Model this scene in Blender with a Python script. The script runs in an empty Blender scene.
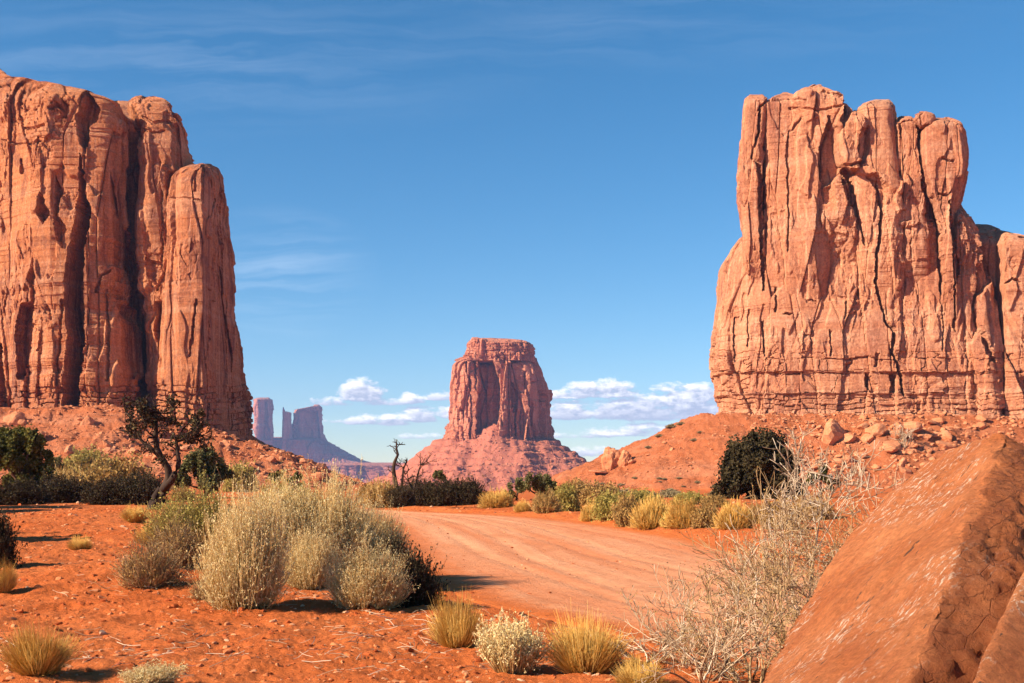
import bpy, bmesh, math, random
import numpy as np
from mathutils import Vector

random.seed(7)
RNG = np.random.default_rng(11)
R = math.radians
C = bpy.context.scene.collection
SC = bpy.context.scene

# ------------------------------------------------------------------ camera
F = 1138.0            # focal length in pixels
CX, HY = 512.0, 475.0  # image centre column, horizon row
EYE = 1.7
cam_d = bpy.data.cameras.new('camera')
cam_d.sensor_width = 36.0
cam_d.lens = F / 1024 * 36.0
cam_d.shift_y = (HY - 341.5) / 1024
cam_d.clip_start = 0.1
cam_d.clip_end = 60000
cam = bpy.data.objects.new('camera', cam_d)
C.objects.link(cam)
cam.location = (0, 0, EYE)
cam.rotation_euler = (R(90), 0, 0)
SC.camera = cam

# ------------------------------------------------------------------ sun, sky, exposure
SUN_EL, SUN_BACK = 30.0, 23.0      # elevation; degrees behind the left shoulder
sd = Vector((-math.cos(R(SUN_BACK)) * math.cos(R(SUN_EL)),
             -math.sin(R(SUN_BACK)) * math.cos(R(SUN_EL)), math.sin(R(SUN_EL))))
sun_d = bpy.data.lights.new('sun', 'SUN')
sun_d.energy = 5.0
sun_d.angle = R(0.53)
sun_d.color = (1.0, 0.86, 0.66)
sun = bpy.data.objects.new('sun', sun_d)
C.objects.link(sun)
sun.rotation_euler = sd.to_track_quat('Z', 'Y').to_euler()
sun.location = (-60, -40, 60)

SKY_STRENGTH = 0.076
world = bpy.data.worlds.new('World')
SC.world = world
world.use_nodes = True
SC.view_settings.view_transform = 'Standard'
SC.view_settings.look = 'None'
SC.view_settings.exposure = 1.03
SC.view_settings.gamma = 1.0
SC.view_settings.use_curve_mapping = False
SC.cycles.max_bounces = 6
SC.cycles.diffuse_bounces = 1
SC.cycles.glossy_bounces = 1
SC.cycles.volume_bounces = 0
SC.cycles.use_denoising = True
SC.cycles.use_adaptive_sampling = True
SC.cycles.adaptive_threshold = 0.02


class NT:
    """small helper for node trees"""
    def __init__(self, tree):
        self.t = tree
        self.n = tree.nodes
        self.l = tree.links

    def node(self, kind, **kw):
        nd = self.n.new(kind)
        for k, v in kw.items():
            setattr(nd, k, v)
        return nd

    def put(self, sock, v):
        if isinstance(v, bpy.types.NodeSocket):
            self.l.new(v, sock)
        else:
            sock.default_value = v

    def math(self, op, a, b=0.0, c=None, clamp=False):
        nd = self.node('ShaderNodeMath', operation=op, use_clamp=clamp)
        self.put(nd.inputs[0], a)
        self.put(nd.inputs[1], b)
        if c is not None:
            self.put(nd.inputs[2], c)
        return nd.outputs[0]

    def vmath(self, op, a, b=(0, 0, 0)):
        nd = self.node('ShaderNodeVectorMath', operation=op)
        self.put(nd.inputs[0], a)
        self.put(nd.inputs[1], b)
        return nd.outputs['Value'] if op in ('LENGTH', 'DOT_PRODUCT') else nd.outputs[0]

    def noise(self, vec, scale, detail=4.0, rough=0.55, dist=0.0):
        nd = self.node('ShaderNodeTexNoise')
        self.put(nd.inputs['Vector'], vec)
        nd.inputs['Scale'].default_value = scale
        nd.inputs['Detail'].default_value = detail
        nd.inputs['Roughness'].default_value = rough
        nd.inputs['Distortion'].default_value = dist
        return nd.outputs['Fac']

    def ramp(self, fac, stops):
        nd = self.node('ShaderNodeValToRGB')
        cr = nd.color_ramp
        while len(cr.elements) < len(stops):
            cr.elements.new(0.5)
        for e, (p, c) in zip(cr.elements, stops):
            e.position = p
            e.color = (c[0], c[1], c[2], 1) if not isinstance(c, (int, float)) else (c, c, c, 1)
        self.put(nd.inputs[0], fac)
        return nd.outputs[0]

    def mapr(self, v, a, b, c=0.0, d=1.0):
        nd = self.node('ShaderNodeMapRange', clamp=True)
        self.put(nd.inputs[0], v)
        for i, x in enumerate((a, b, c, d)):
            self.put(nd.inputs[i + 1], x)
        return nd.outputs[0]

    def mix(self, fac, a, b, mode='MIX'):
        nd = self.node('ShaderNodeMix', data_type='RGBA', blend_type=mode)
        self.put(nd.inputs[0], fac)
        for s, v in ((nd.inputs[6], a), (nd.inputs[7], b)):
            if isinstance(v, bpy.types.NodeSocket):
                self.l.new(v, s)
            else:
                s.default_value = (v[0], v[1], v[2], 1)
        return nd.outputs[2]

    def mapping(self, vec, scale=(1, 1, 1), rot=(0, 0, 0), loc=(0, 0, 0)):
        nd = self.node('ShaderNodeMapping')
        self.put(nd.inputs[0], vec)
        nd.inputs['Scale'].default_value = scale
        nd.inputs['Rotation'].default_value = rot
        nd.inputs['Location'].default_value = loc
        return nd.outputs[0]


# clouds live in the sky itself, by compass direction u = x / y and slope v = z / y
def dirpx(px, py):
    return ((px - CX) / F, (HY - py) / F)


CUMULUS = [  # column, base row, half width, height
    (361, 398, 27, 20, 1.0), (385, 404, 24, 8, .55), (331, 404, 22, 9, .5), (410, 402, 15, 9, .8),
    (440, 399, 16, 10, .9), (365, 423, 22, 9, .9), (390, 424, 26, 10, .9), (418, 420, 24, 15, 1.0),
    (447, 416, 16, 12, .9), (330, 422, 16, 4, .35), (566, 397, 28, 9, .85), (608, 395, 34, 17, 1.0),
    (588, 388, 22, 8, .8), (664, 390, 18, 9, .7), (690, 398, 30, 16, .9), (565, 417, 30, 17, .95),
    (583, 417, 14, 10, .9), (640, 416, 60, 24, 1.0), (695, 416, 50, 26, 1.0),
    (640, 435, 70, 9, .65), (580, 437, 40, 5, .45), (590, 455, 45, 8, .5), (640, 428, 40, 5, .5),
    (420, 438, 26, 4, .3), (790, 418, 60, 20, .9), (480, 420, 30, 12, .8), (520, 400, 30, 10, .6),
    (150, 410, 80, 14, .7), (900, 430, 80, 16, .7), (-200, 420, 90, 20, .8), (1300, 420, 120, 25, .8),
]


def cloud_group():
    g = bpy.data.node_groups.new('cumulus_cover', 'ShaderNodeTree')
    g.interface.new_socket('Vector', in_out='INPUT', socket_type='NodeSocketVector')
    g.interface.new_socket('Cover', in_out='OUTPUT', socket_type='NodeSocketFloat')
    g.interface.new_socket('Height', in_out='OUTPUT', socket_type='NodeSocketFloat')
    t = NT(g)
    gi, go = t.node('NodeGroupInput'), t.node('NodeGroupOutput')
    p = gi.outputs[0]
    sep = t.node('ShaderNodeSeparateXYZ')
    t.put(sep.inputs[0], p)
    v = sep.outputs[1]
    best = None
    hsum = None
    for cx, by, rx, h, s in CUMULUS:
        u0, v0 = dirpx(cx, by)
        ru, rh = rx / F, h / F
        du = t.math('MULTIPLY', t.math('SUBTRACT', sep.outputs[0], u0), 1 / ru)
        dv = t.math('SUBTRACT', v, v0)
        up = t.math('MULTIPLY', t.math('MAXIMUM', dv, 0.0), 1 / rh)
        dn = t.math('MULTIPLY', t.math('MINIMUM', dv, 0.0), 1 / (rh * 0.22))
        d2 = t.math('ADD', t.math('MULTIPLY', du, du), t.math('ADD', t.math('MULTIPLY', up, up), t.math('MULTIPLY', dn, dn)))
        env = t.math('MULTIPLY', t.math('SUBTRACT', 1.0, d2), s)
        env = t.math('MAXIMUM', env, -1.5)
        hh = t.math('MULTIPLY', up, t.math('GREATER_THAN', env, -0.4))
        best = env if best is None else t.math('MAXIMUM', best, env)
        hsum = hh if hsum is None else t.math('MAXIMUM', hsum, hh)
    n = t.noise(t.mapping(p, (1, 2.2, 1), loc=(3.1, 1.7, 0)), 42, 7, 0.62)
    n2 = t.noise(t.mapping(p, (1, 1.5, 1), loc=(7.1, 4.7, 0)), 150, 4, 0.6)
    nn = t.math('ADD', t.math('MULTIPLY', t.math('SUBTRACT', n, 0.5), 2.9), t.math('MULTIPLY', t.math('SUBTRACT', n2, 0.5), 1.2))
    cov = t.math('ADD', best, nn)
    t.put(go.inputs[0], t.math('SUBTRACT', cov, -0.04))
    t.put(go.inputs[1], hsum)
    return g


def build_world():
    t = NT(world.node_tree)
    t.n.clear()
    out = t.node('ShaderNodeOutputWorld')
    bg = t.node('ShaderNodeBackground')
    bg.inputs['Strength'].default_value = SKY_STRENGTH
    sky = t.node('ShaderNodeTexSky', sky_type='NISHITA')
    sky.sun_disc = False
    sky.sun_elevation = R(SUN_EL)
    az = math.atan2(sd.x, sd.y)
    sky.sun_rotation = az
    sky.altitude = 1600
    sky.air_density = 1.0
    sky.dust_density = 0.0
    sky.ozone_density = 2.2
    tc = t.node('ShaderNodeTexCoord')
    d = tc.outputs['Generated']
    sep = t.node('ShaderNodeSeparateXYZ')
    t.put(sep.inputs[0], d)
    yy = t.math('MAXIMUM', sep.outputs[1], 0.02)
    comb = t.node('ShaderNodeCombineXYZ')
    t.put(comb.inputs[0], t.math('DIVIDE', sep.outputs[0], yy))
    t.put(comb.inputs[1], t.math('DIVIDE', sep.outputs[2], yy))
    p = comb.outputs[0]
    g = cloud_group()
    a = t.node('ShaderNodeGroup'); a.node_tree = g
    b = t.node('ShaderNodeGroup'); b.node_tree = g
    t.put(a.inputs[0], p)
    t.put(b.inputs[0], t.vmath('ADD', p, (-0.0035, 0.0045, 0)))
    front = t.math('GREATER_THAN', sep.outputs[1], 0.05)
    cov = t.math('MULTIPLY', t.mapr(a.outputs[0], 0.0, 0.6), front)
    lit = t.mapr(t.math('SUBTRACT', a.outputs[0], b.outputs[0]), -0.25, 0.75)
    lit = t.math('MULTIPLY', lit, t.mapr(a.outputs[1], 0.0, 0.55, 0.35, 1.0))
    ccol = t.mix(lit, (4.1, 4.4, 5.5), (10.6, 10.2, 10.2))
    # high thin cirrus
    dist = t.noise(t.mapping(p, (1.5, 4, 1)), 3.0, 4, 0.6)
    ci = t.noise(t.vmath('ADD', t.mapping(p, (1.6, 24, 1), rot=(0, 0, R(2))), t.mapping(dist, (0.35, 1.4, 0))), 2.6, 7, 0.6)
    sp = t.node('ShaderNodeSeparateXYZ')
    t.put(sp.inputs[0], p)

    def patch(px, py, rx, ry):
        u0, v0 = dirpx(px, py)
        e = t.vmath('MULTIPLY', t.vmath('SUBTRACT', p, (u0, v0, 0)), (F / rx, F / ry, 0))
        return t.math('SUBTRACT', 1.0, t.vmath('LENGTH', e), clamp=True)
    reg = t.math('MAXIMUM', t.math('MULTIPLY', patch(275, 275, 110, 75), 0.75),
                 t.math('MULTIPLY', patch(190, 62, 420, 80), 0.33))
    reg = t.math('MAXIMUM', reg, t.math('MULTIPLY', patch(580, 20, 500, 60), 0.2))
    civ = t.math('MULTIPLY', t.math('MULTIPLY', t.mapr(ci, 0.40, 0.80), reg), 0.55)
    civ = t.math('MULTIPLY', civ, front)
    # a deep, clean desert sky: a little more saturated than the raw model
    hsv = t.node('ShaderNodeHueSaturation')
    hsv.inputs['Saturation'].default_value = 1.33
    hsv.inputs['Hue'].default_value = 0.493
    t.put(hsv.inputs['Color'], sky.outputs[0])
    c1 = t.mix(civ, hsv.outputs[0], (6.5, 7.4, 8.6))
    c2 = t.mix(t.math('MULTIPLY', cov, 0.93), c1, ccol)
    t.put(bg.inputs['Color'], c2)
    t.l.new(bg.outputs[0], out.inputs[0])


build_world()
world.cycles.sampling_method = 'MANUAL'
world.cycles.sample_map_resolution = 512

# ------------------------------------------------------------------ noise
_perm = np.random.default_rng(5).permutation(256).astype(np.int32)
_perm = np.concatenate([_perm, _perm, _perm])
_g = np.random.default_rng(6).normal(size=(256, 3)).astype(np.float32)
_g /= np.linalg.norm(_g, axis=1)[:, None]


def perlin(x, y, z=0.0):
    x, y = np.asarray(x, np.float32), np.asarray(y, np.float32)
    z = np.zeros_like(x) + np.asarray(z, np.float32)
    xi, yi, zi = np.floor(x), np.floor(y), np.floor(z)
    xf, yf, zf = x - xi, y - yi, z - zi
    xi, yi, zi = (xi.astype(np.int32) & 255), (yi.astype(np.int32) & 255), (zi.astype(np.int32) & 255)
    u, v, w = (q * q * q * (q * (q * 6 - 15) + 10) for q in (xf, yf, zf))
    out = 0
    for dx in (0, 1):
        wx = u if dx else 1 - u
        for dy in (0, 1):
            wy = v if dy else 1 - v
            for dz in (0, 1):
                wz = w if dz else 1 - w
                h = _perm[_perm[_perm[(xi + dx) & 255] + ((yi + dy) & 255)] + ((zi + dz) & 255)]
                gr = _g[h]
                out = out + wx * wy * wz * (gr[..., 0] * (xf - dx) + gr[..., 1] * (yf - dy) + gr[..., 2] * (zf - dz))
    return out * 1.6


def fbm(x, y, z=0.0, o=4, g=0.5):
    s, a, f = 0, 1.0, 1.0
    for i in range(o):
        s = s + a * perlin(x * f + 17.3 * i, y * f - 9.1 * i, z * f + 4.7 * i)
        a *= g
        f *= 2.03
    return s


def worley(x, y, z, seed=0):
    """nearest cell: per-cell random, distance gap to the second cell, and a per-cell tilt value"""
    x, y, z = (np.asarray(q, np.float32).ravel() for q in (x, y, z))
    xi, yi, zi = (np.floor(q).astype(np.int32) for q in (x, y, z))
    f1 = np.full(x.shape, 9e9, np.float32)
    f2 = np.full(x.shape, 9e9, np.float32)
    rid = np.zeros(x.shape, np.float32)
    tilt = np.zeros(x.shape, np.float32)
    for dx in (-1, 0, 1):
        for dy in (-1, 0, 1):
            for dz in (-1, 0, 1):
                cx, cy, cz = xi + dx, yi + dy, zi + dz
                h = _perm[_perm[_perm[(cx + seed) & 255] + (cy & 255)] + (cz & 255)]
                g = _g[h] * 0.5 + 0.5
                ex, ey, ez = cx + g[:, 0] - x, cy + g[:, 1] - y, cz + g[:, 2] - z
                d = ex * ex + ey * ey + ez * ez
                n1 = d < f1
                f2 = np.where(n1, f1, np.minimum(f2, d))
                hv = (_perm[h + 77] / 255.0).astype(np.float32)
                rid = np.where(n1, hv, rid)
                tx = (_perm[h + 131] / 255.0).astype(np.float32) * 2 - 1
                ty = (_perm[h + 199] / 255.0).astype(np.float32) * 2 - 1
                tilt = np.where(n1, -(ex * tx + ez * ty), tilt)
                f1 = np.minimum(f1, d)
    return rid, np.sqrt(f2) - np.sqrt(f1), tilt


def sstep(a, b, x):
    t = np.clip((x - a) / (b - a), 0, 1)
    return t * t * (3 - 2 * t)


# ------------------------------------------------------------------ object helpers
def mesh_np(name, V, faces, mat=None, smooth=True, attrs=None):
    """faces: list of int arrays (n,3) or (n,4)"""
    me = bpy.data.meshes.new(name)
    V = np.ascontiguousarray(V, np.float32)
    faces = [np.asarray(f, np.int32) for f in faces if len(f)]
    nl = sum(f.size for f in faces)
    nf = sum(len(f) for f in faces)
    me.vertices.add(len(V))
    me.vertices.foreach_set('co', V.ravel())
    me.loops.add(nl)
    me.loops.foreach_set('vertex_index', np.concatenate([f.ravel() for f in faces]))
    me.polygons.add(nf)
    tot = np.concatenate([np.full(len(f), f.shape[1], np.int32) for f in faces])
    st = np.concatenate([[0], np.cumsum(tot)[:-1]]).astype(np.int32)
    me.polygons.foreach_set('loop_start', st)
    me.polygons.foreach_set('use_smooth', np.full(nf, smooth))
    for k, a in (attrs or {}).items():
        at = me.attributes.new(k, 'FLOAT', 'POINT')
        at.data.foreach_set('value', np.asarray(a, np.float32))
    me.update(calc_edges=True)
    me.validate()
    if mat:
        me.materials.append(mat)
    return me


def obj(name, me, parent=None, loc=(0, 0, 0)):
    o = bpy.data.objects.new(name, me)
    C.objects.link(o)
    o.location = loc
    if parent:
        o.parent = parent
    return o


def tag(o, label=None, cat=None, group=None, kind=None):
    if label:
        o['label'] = label
    if cat:
        o['category'] = cat
    if group:
        o['group'] = group
    if kind:
        o['kind'] = kind
    return o


def empty(name, loc):
    o = bpy.data.objects.new(name, None)
    C.objects.link(o)
    o.location = loc
    o.empty_display_size = 0.3
    return o


def copy_thing(o, loc, rz=0.0, sc=1.0, label=None, group=None, sz=None):
    c = o.copy()
    C.objects.link(c)
    c.location = loc
    c.rotation_euler = (0, 0, rz)
    c.scale = (sc, sc, sz if sz else sc)
    if label:
        c['label'] = label
    if group:
        c['group'] = group
    for ch in list(o.children):
        d = ch.copy()
        C.objects.link(d)
        d.parent = c
    return c


def grid_faces(nr, nc, wrap=False):
    i = np.arange(nr - 1)[:, None]
    j = np.arange(nc if wrap else nc - 1)[None, :]
    j2 = (j + 1) % nc
    a, b, c, d = i * nc + j, i * nc + j2, (i + 1) * nc + j2, (i + 1) * nc + j
    return np.stack([a, b, c, d], -1).reshape(-1, 4)


# ------------------------------------------------------------------ materials
def new_mat(name, rough=0.9, spec=0.15):
    m = bpy.data.materials.new(name)
    m.use_nodes = True
    t = NT(m.node_tree)
    b = t.n['Principled BSDF']
    b.inputs['Roughness'].default_value = rough
    b.inputs['Specular IOR Level'].default_value = spec
    return m, t, b


def bump(t, b, h, strength, dist):
    bp = t.node('ShaderNodeBump')
    bp.inputs['Strength'].default_value = strength
    bp.inputs['Distance'].default_value = dist
    t.put(bp.inputs['Height'], h)
    t.l.new(bp.outputs[0], b.inputs['Normal'])


def rock_mat(name, s, base, light, dark, pale, varnish=0.6, bumpd=0.5):
    """s = size of features in metres relative to a 130 m butte"""
    m, t, b = new_mat(name, 0.9, 0.1)
    g = t.node('ShaderNodeNewGeometry')
    p = g.outputs['Position']
    k = 1.0 / s
    big = t.noise(t.mapping(p, (.03 * k, .03 * k, .02 * k)), 1, 5, 0.6)
    c = t.mix(t.mapr(big, 0.35, 0.65), base, light)
    band = t.noise(t.mapping(p, (.006 * k, .006 * k, .22 * k)), 1, 5, 0.65, 0.6)
    c = t.mix(t.math('MULTIPLY', t.mapr(band, 0.5, 0.65), 0.4), c, pale)
    streak = t.noise(t.mapping(p, (.42 * k, .42 * k, .022 * k)), 1, 6, 0.65, 0.3)
    reg = t.noise(t.mapping(p, (.045 * k, .045 * k, .016 * k), loc=(5, 3, 8)), 1, 4, 0.6)
    vf = t.math('MULTIPLY', t.mapr(streak, 0.44, 0.60), t.mapr(reg, 0.42, 0.58))
    c = t.mix(t.math('MULTIPLY', vf, varnish), c, dark)
    patch = t.noise(t.mapping(p, (.16 * k, .16 * k, .10 * k), loc=(1, 9, 2)), 1, 6, 0.7, 0.8)
    c = t.mix(t.math('MULTIPLY', t.mapr(patch, 0.53, 0.60), 0.6 * varnish), c, dark)
    wash = t.noise(t.mapping(p, (.9 * k, .9 * k, .03 * k), loc=(15, 19, 2)), 1, 4, 0.6)
    c = t.mix(t.math('MULTIPLY', t.mapr(wash, 0.52, 0.64), 0.4), c, pale)
    fine = t.noise(p, 1.7 * k, 5, 0.7)
    c = t.mix(0.6, c, t.ramp(fine, [(0.32, 0.22), (0.68, 0.78)]), 'OVERLAY')
    # dark hairline joints, mostly upright
    jt = t.node('ShaderNodeTexVoronoi', feature='DISTANCE_TO_EDGE')
    t.put(jt.inputs['Vector'], t.vmath('ADD', t.mapping(p, (.17 * k, .17 * k, .05 * k)), t.mapping(t.noise(p, .35 * k, 4, .6), (.5, .5, .5))))
    jl = t.mapr(jt.outputs['Distance'], 0.0, 0.022, 1.0, 0.0)
    c = t.mix(t.math('MULTIPLY', jl, t.math('MULTIPLY', t.mapr(patch, .42, .55), .55)), c, (0.16, 0.045, 0.028))
    t.put(b.inputs['Base Color'], c)
    h = t.math('ADD', t.math('MULTIPLY', t.noise(t.mapping(p, (1 * k, 1 * k, .45 * k)), 1, 9, 0.8), 1.6),
               t.math('MULTIPLY', t.noise(t.mapping(p, (.15 * k, .15 * k, 1.3 * k)), 1, 4, 0.6), 0.35))
    bump(t, b, h, 0.9, bumpd * s)
    return m


RED = (0.47, 0.155, 0.062)
M = {}
M['cliff_left'] = rock_mat('sandstone_left', 1.0, (0.47, 0.155, 0.065), (0.55, 0.205, 0.085), (0.18, 0.06, 0.042), (0.68, 0.35, 0.21), 0.85)
M['cliff_right'] = rock_mat('sandstone_right', 1.0, (0.57, 0.225, 0.115), (0.62, 0.27, 0.145), (0.33, 0.115, 0.07), (0.74, 0.41, 0.26), 0.75)
M['mitten'] = rock_mat('sandstone_far', 3.2, (0.50, 0.165, 0.09), (0.55, 0.20, 0.11), (0.32, 0.10, 0.075), (0.68, 0.34, 0.22), 0.6)
M['far'] = rock_mat('sandstone_distant', 12.0, (0.50, 0.17, 0.09), (0.55, 0.20, 0.11), (0.30, 0.10, 0.08), (0.62, 0.33, 0.24), 0.4)
M['boulder'] = rock_mat('boulder_rock', 0.25, (0.54, 0.19, 0.08), (0.59, 0.235, 0.11), (0.36, 0.12, 0.06), (0.68, 0.34, 0.2), 0.4, 0.3)


def soil_mat():
    m, t, b = new_mat('red_soil', 0.95, 0.08)
    g = t.node('ShaderNodeNewGeometry')
    p = g.outputs['Position']
    n1 = t.noise(p, 0.35, 5, 0.6)
    n2 = t.noise(p, 6.0, 6, 0.7)
    c = t.mix(t.mapr(n1, 0.35, 0.65), (0.52, 0.115, 0.026), (0.60, 0.165, 0.048))
    c = t.mix(t.math('MULTIPLY', t.mapr(n2, 0.45, 0.7), 0.45), c, (0.38, 0.075, 0.018))
    n4 = t.noise(p, 0.05, 4, 0.6)
    c = t.mix(t.math('MULTIPLY', t.mapr(n4, 0.5, 0.7), 0.3), c, (0.56, 0.20, 0.085))
    # pale grit
    v = t.node('ShaderNodeTexVoronoi')
    t.put(v.inputs['Vector'], p)
    v.inputs['Scale'].default_value = 22
    grit = t.math('LESS_THAN', v.outputs['Distance'], 0.16)
    sel = t.noise(p, 9.0, 2, 0.5)
    c = t.mix(t.math('MULTIPLY', t.math('MULTIPLY', grit, t.mapr(sel, 0.5, 0.6)), 0.5), c, (0.62, 0.36, 0.22))
    # talus colour higher up
    at = t.node('ShaderNodeAttribute', attribute_name='talus')
    tn = t.noise(p, 0.5, 8, 0.75)
    tc = t.mix(t.mapr(tn, 0.35, 0.65), (0.46, 0.122, 0.042), (0.59, 0.19, 0.082))
    tn2 = t.noise(t.mapping(p, (.02, .02, .25)), 1, 5, 0.6)
    tc = t.mix(t.math('MULTIPLY', t.mapr(tn2, 0.5, 0.65), 0.4), tc, (0.68, 0.30, 0.17))
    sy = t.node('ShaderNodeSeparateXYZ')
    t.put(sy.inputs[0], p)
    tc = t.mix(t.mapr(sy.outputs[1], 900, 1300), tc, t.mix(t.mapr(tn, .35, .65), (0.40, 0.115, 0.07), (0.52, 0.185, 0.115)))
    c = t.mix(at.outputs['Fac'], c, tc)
    t.put(b.inputs['Base Color'], c)
    near = t.math('ADD', t.math('MULTIPLY', t.noise(p, 11.0, 8, 0.75), 0.06), t.math('MULTIPLY', t.noise(p, 2.2, 4, 0.6), 0.12))
    far = t.math('MULTIPLY', t.noise(p, 0.35, 9, 0.8), 2.2)
    h = t.math('ADD', near, t.math('MULTIPLY', far, at.outputs['Fac']))
    bump(t, b, h, 0.8, 1.0)
    return m


def road_mat():
    m, t, b = new_mat('road_dirt', 0.95, 0.08)
    p = t.node('ShaderNodeNewGeometry').outputs['Position']
    at = t.node('ShaderNodeAttribute', attribute_name='edge')
    ar = t.node('ShaderNodeAttribute', attribute_name='across')
    al = t.node('ShaderNodeAttribute', attribute_name='along')
    cb = t.node('ShaderNodeCombineXYZ')
    t.put(cb.inputs[0], ar.outputs['Fac'])
    t.put(cb.inputs[1], al.outputs['Fac'])
    tr = t.noise(t.mapping(cb.outputs[0], (9.0, 0.05, 1)), 1, 5, 0.6, 0.3)
    c = t.mix(t.mapr(tr, 0.38, 0.62), (0.66, 0.23, 0.10), (0.78, 0.36, 0.185))
    n = t.noise(p, 5.0, 7, 0.7)
    c = t.mix(t.math('MULTIPLY', t.mapr(n, 0.45, 0.7), 0.35), c, (0.46, 0.15, 0.065))
    n1 = t.noise(p, 0.5, 4, 0.6)
    c = t.mix(t.math('MULTIPLY', t.mapr(n1, 0.45, 0.7), 0.35), c, (0.50, 0.16, 0.06))
    e = t.math('ADD', at.outputs['Fac'], t.math('MULTIPLY', t.math('SUBTRACT', t.noise(p, 2.5, 6, 0.7), 0.5), 0.9))
    c = t.mix(t.mapr(e, 0.1, 0.85), c, (0.56, 0.14, 0.035))
    v = t.node('ShaderNodeTexVoronoi')
    t.put(v.inputs['Vector'], p)
    v.inputs['Scale'].default_value = 16
    c = t.mix(t.math('MULTIPLY', t.math('LESS_THAN', v.outputs['Distance'], 0.13), 0.5), c, (0.72, 0.45, 0.3))
    t.put(b.inputs['Base Color'], c)
    h = t.math('ADD', t.math('MULTIPLY', t.noise(p, 12.0, 8, 0.75), 0.035), t.math('MULTIPLY', tr, 0.03))
    bump(t, b, h, 0.8, 1.0)
    return m


M['soil'] = soil_mat()
M['road'] = road_mat()


def plant_mat(name, c0, c1, c2=None, trans=0.25, rough=0.8):
    """colour by the per-stem attribute 'var'"""
    m, t, b = new_mat(name, rough, 0.1)
    at = t.node('ShaderNodeAttribute', attribute_name='var')
    stops = [(0.0, c0), (1.0, c1)] if c2 is None else [(0.0, c0), (0.5, c1), (1.0, c2)]
    col = t.ramp(at.outputs['Fac'], stops)
    t.put(b.inputs['Base Color'], col)
    if trans > 0:
        tr = t.node('ShaderNodeBsdfTranslucent')
        t.put(tr.inputs[0], col)
        mx = t.node('ShaderNodeMixShader')
        mx.inputs[0].default_value = trans
        t.l.new(b.outputs[0], mx.inputs[1])
        t.l.new(tr.outputs[0], mx.inputs[2])
        t.l.new(mx.outputs[0], t.n['Material Output'].inputs[0])
    return m


M['straw'] = plant_mat('chamisa_stem', (0.48, 0.26, 0.09), (0.84, 0.55, 0.22), (0.94, 0.72, 0.36), 0.3)
M['straw_head'] = plant_mat('chamisa_head', (0.80, 0.58, 0.25), (0.97, 0.82, 0.48), None, 0.35)
M['olive_stem'] = plant_mat('olive_stem', (0.28, 0.18, 0.05), (0.62, 0.46, 0.17), None, 0.15)
M['olive_head'] = plant_mat('olive_leaf', (0.24, 0.18, 0.035), (0.62, 0.48, 0.14), None, 0.3)
M['gold'] = plant_mat('golden_grass', (0.56, 0.26, 0.05), (0.88, 0.50, 0.12), (0.93, 0.64, 0.22), 0.25)
M['tan'] = plant_mat('tan_stem', (0.28, 0.14, 0.055), (0.70, 0.46, 0.24), None, 0.15)
M['tan_head'] = plant_mat('tan_leaf', (0.26, 0.14, 0.04), (0.58, 0.35, 0.12), None, 0.2)
M['umber'] = plant_mat('shade_umber_twig', (0.045, 0.025, 0.018), (0.11, 0.06, 0.038), None, 0.0)  # brown brush twigs, colour darkened for the shade they stand in
M['umber_leaf'] = plant_mat('umber_leaf', (0.035, 0.028, 0.016), (0.10, 0.07, 0.035), None, 0.1)  # leaf colour of the same brush, shade put in as well
M['juniper'] = plant_mat('juniper_leaf', (0.035, 0.036, 0.008), (0.11, 0.10, 0.022), (0.26, 0.21, 0.05), 0.15)
M['juniper_black'] = plant_mat('dark_juniper_leaf', (0.016, 0.013, 0.007), (0.052, 0.038, 0.018), (0.11, 0.078, 0.034), 0.05)
M['juniper_olive'] = plant_mat('olive_juniper_leaf', (0.06, 0.055, 0.018), (0.15, 0.13, 0.045), (0.25, 0.21, 0.085), 0.15)
M['bark'] = plant_mat('grey_brown_bark', (0.06, 0.032, 0.022), (0.15, 0.085, 0.055), None, 0.0)
M['bark_dark'] = plant_mat('dark_bark', (0.03, 0.018, 0.014), (0.075, 0.045, 0.03), None, 0.0)  # bark in very dark browns
M['twig_pale'] = plant_mat('bleached_twig', (0.22, 0.12, 0.07), (0.52, 0.36, 0.23), (0.76, 0.60, 0.44), 0.0)
M['twig_tan'] = plant_mat('tan_twig', (0.16, 0.08, 0.04), (0.52, 0.34, 0.20), (0.78, 0.60, 0.42), 0.0)
M['sage'] = plant_mat('sage_leaf', (0.20, 0.14, 0.06), (0.48, 0.36, 0.20), None, 0.2)

# ------------------------------------------------------------------ terrain
RL = np.array([(4, 3.2), (9.3, 1.95), (11, 1.3), (12.9, .6), (15.5, -.8), (22.8, -2.4), (35, -4.2), (48, -7.5), (58, -14), (66, -22)])
RR = np.array([(4, 12), (9, 9.5), (12, 8), (18, 6.6), (23.9, 5.4), (29.8, 4.9), (36, 3.6), (42, 1.6), (50, -2), (58.6, -7.5), (66, -17)])


def road_l(y):
    return np.interp(y, RL[:, 0], RL[:, 1])


def road_r(y):
    return np.interp(y, RR[:, 0], RR[:, 1])


def box_sd(x, y, cx, cy, hx, hy, r):
    dx, dy = np.abs(x - cx) - hx + r, np.abs(y - cy) - hy + r
    return np.hypot(np.maximum(dx, 0), np.maximum(dy, 0)) + np.minimum(np.maximum(dx, dy), 0) - r


def smax(a, b, k):
    h = np.clip(0.5 + 0.5 * (a - b) / k, 0, 1)
    return b * (1 - h) + a * h + k * h * (1 - h)


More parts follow.
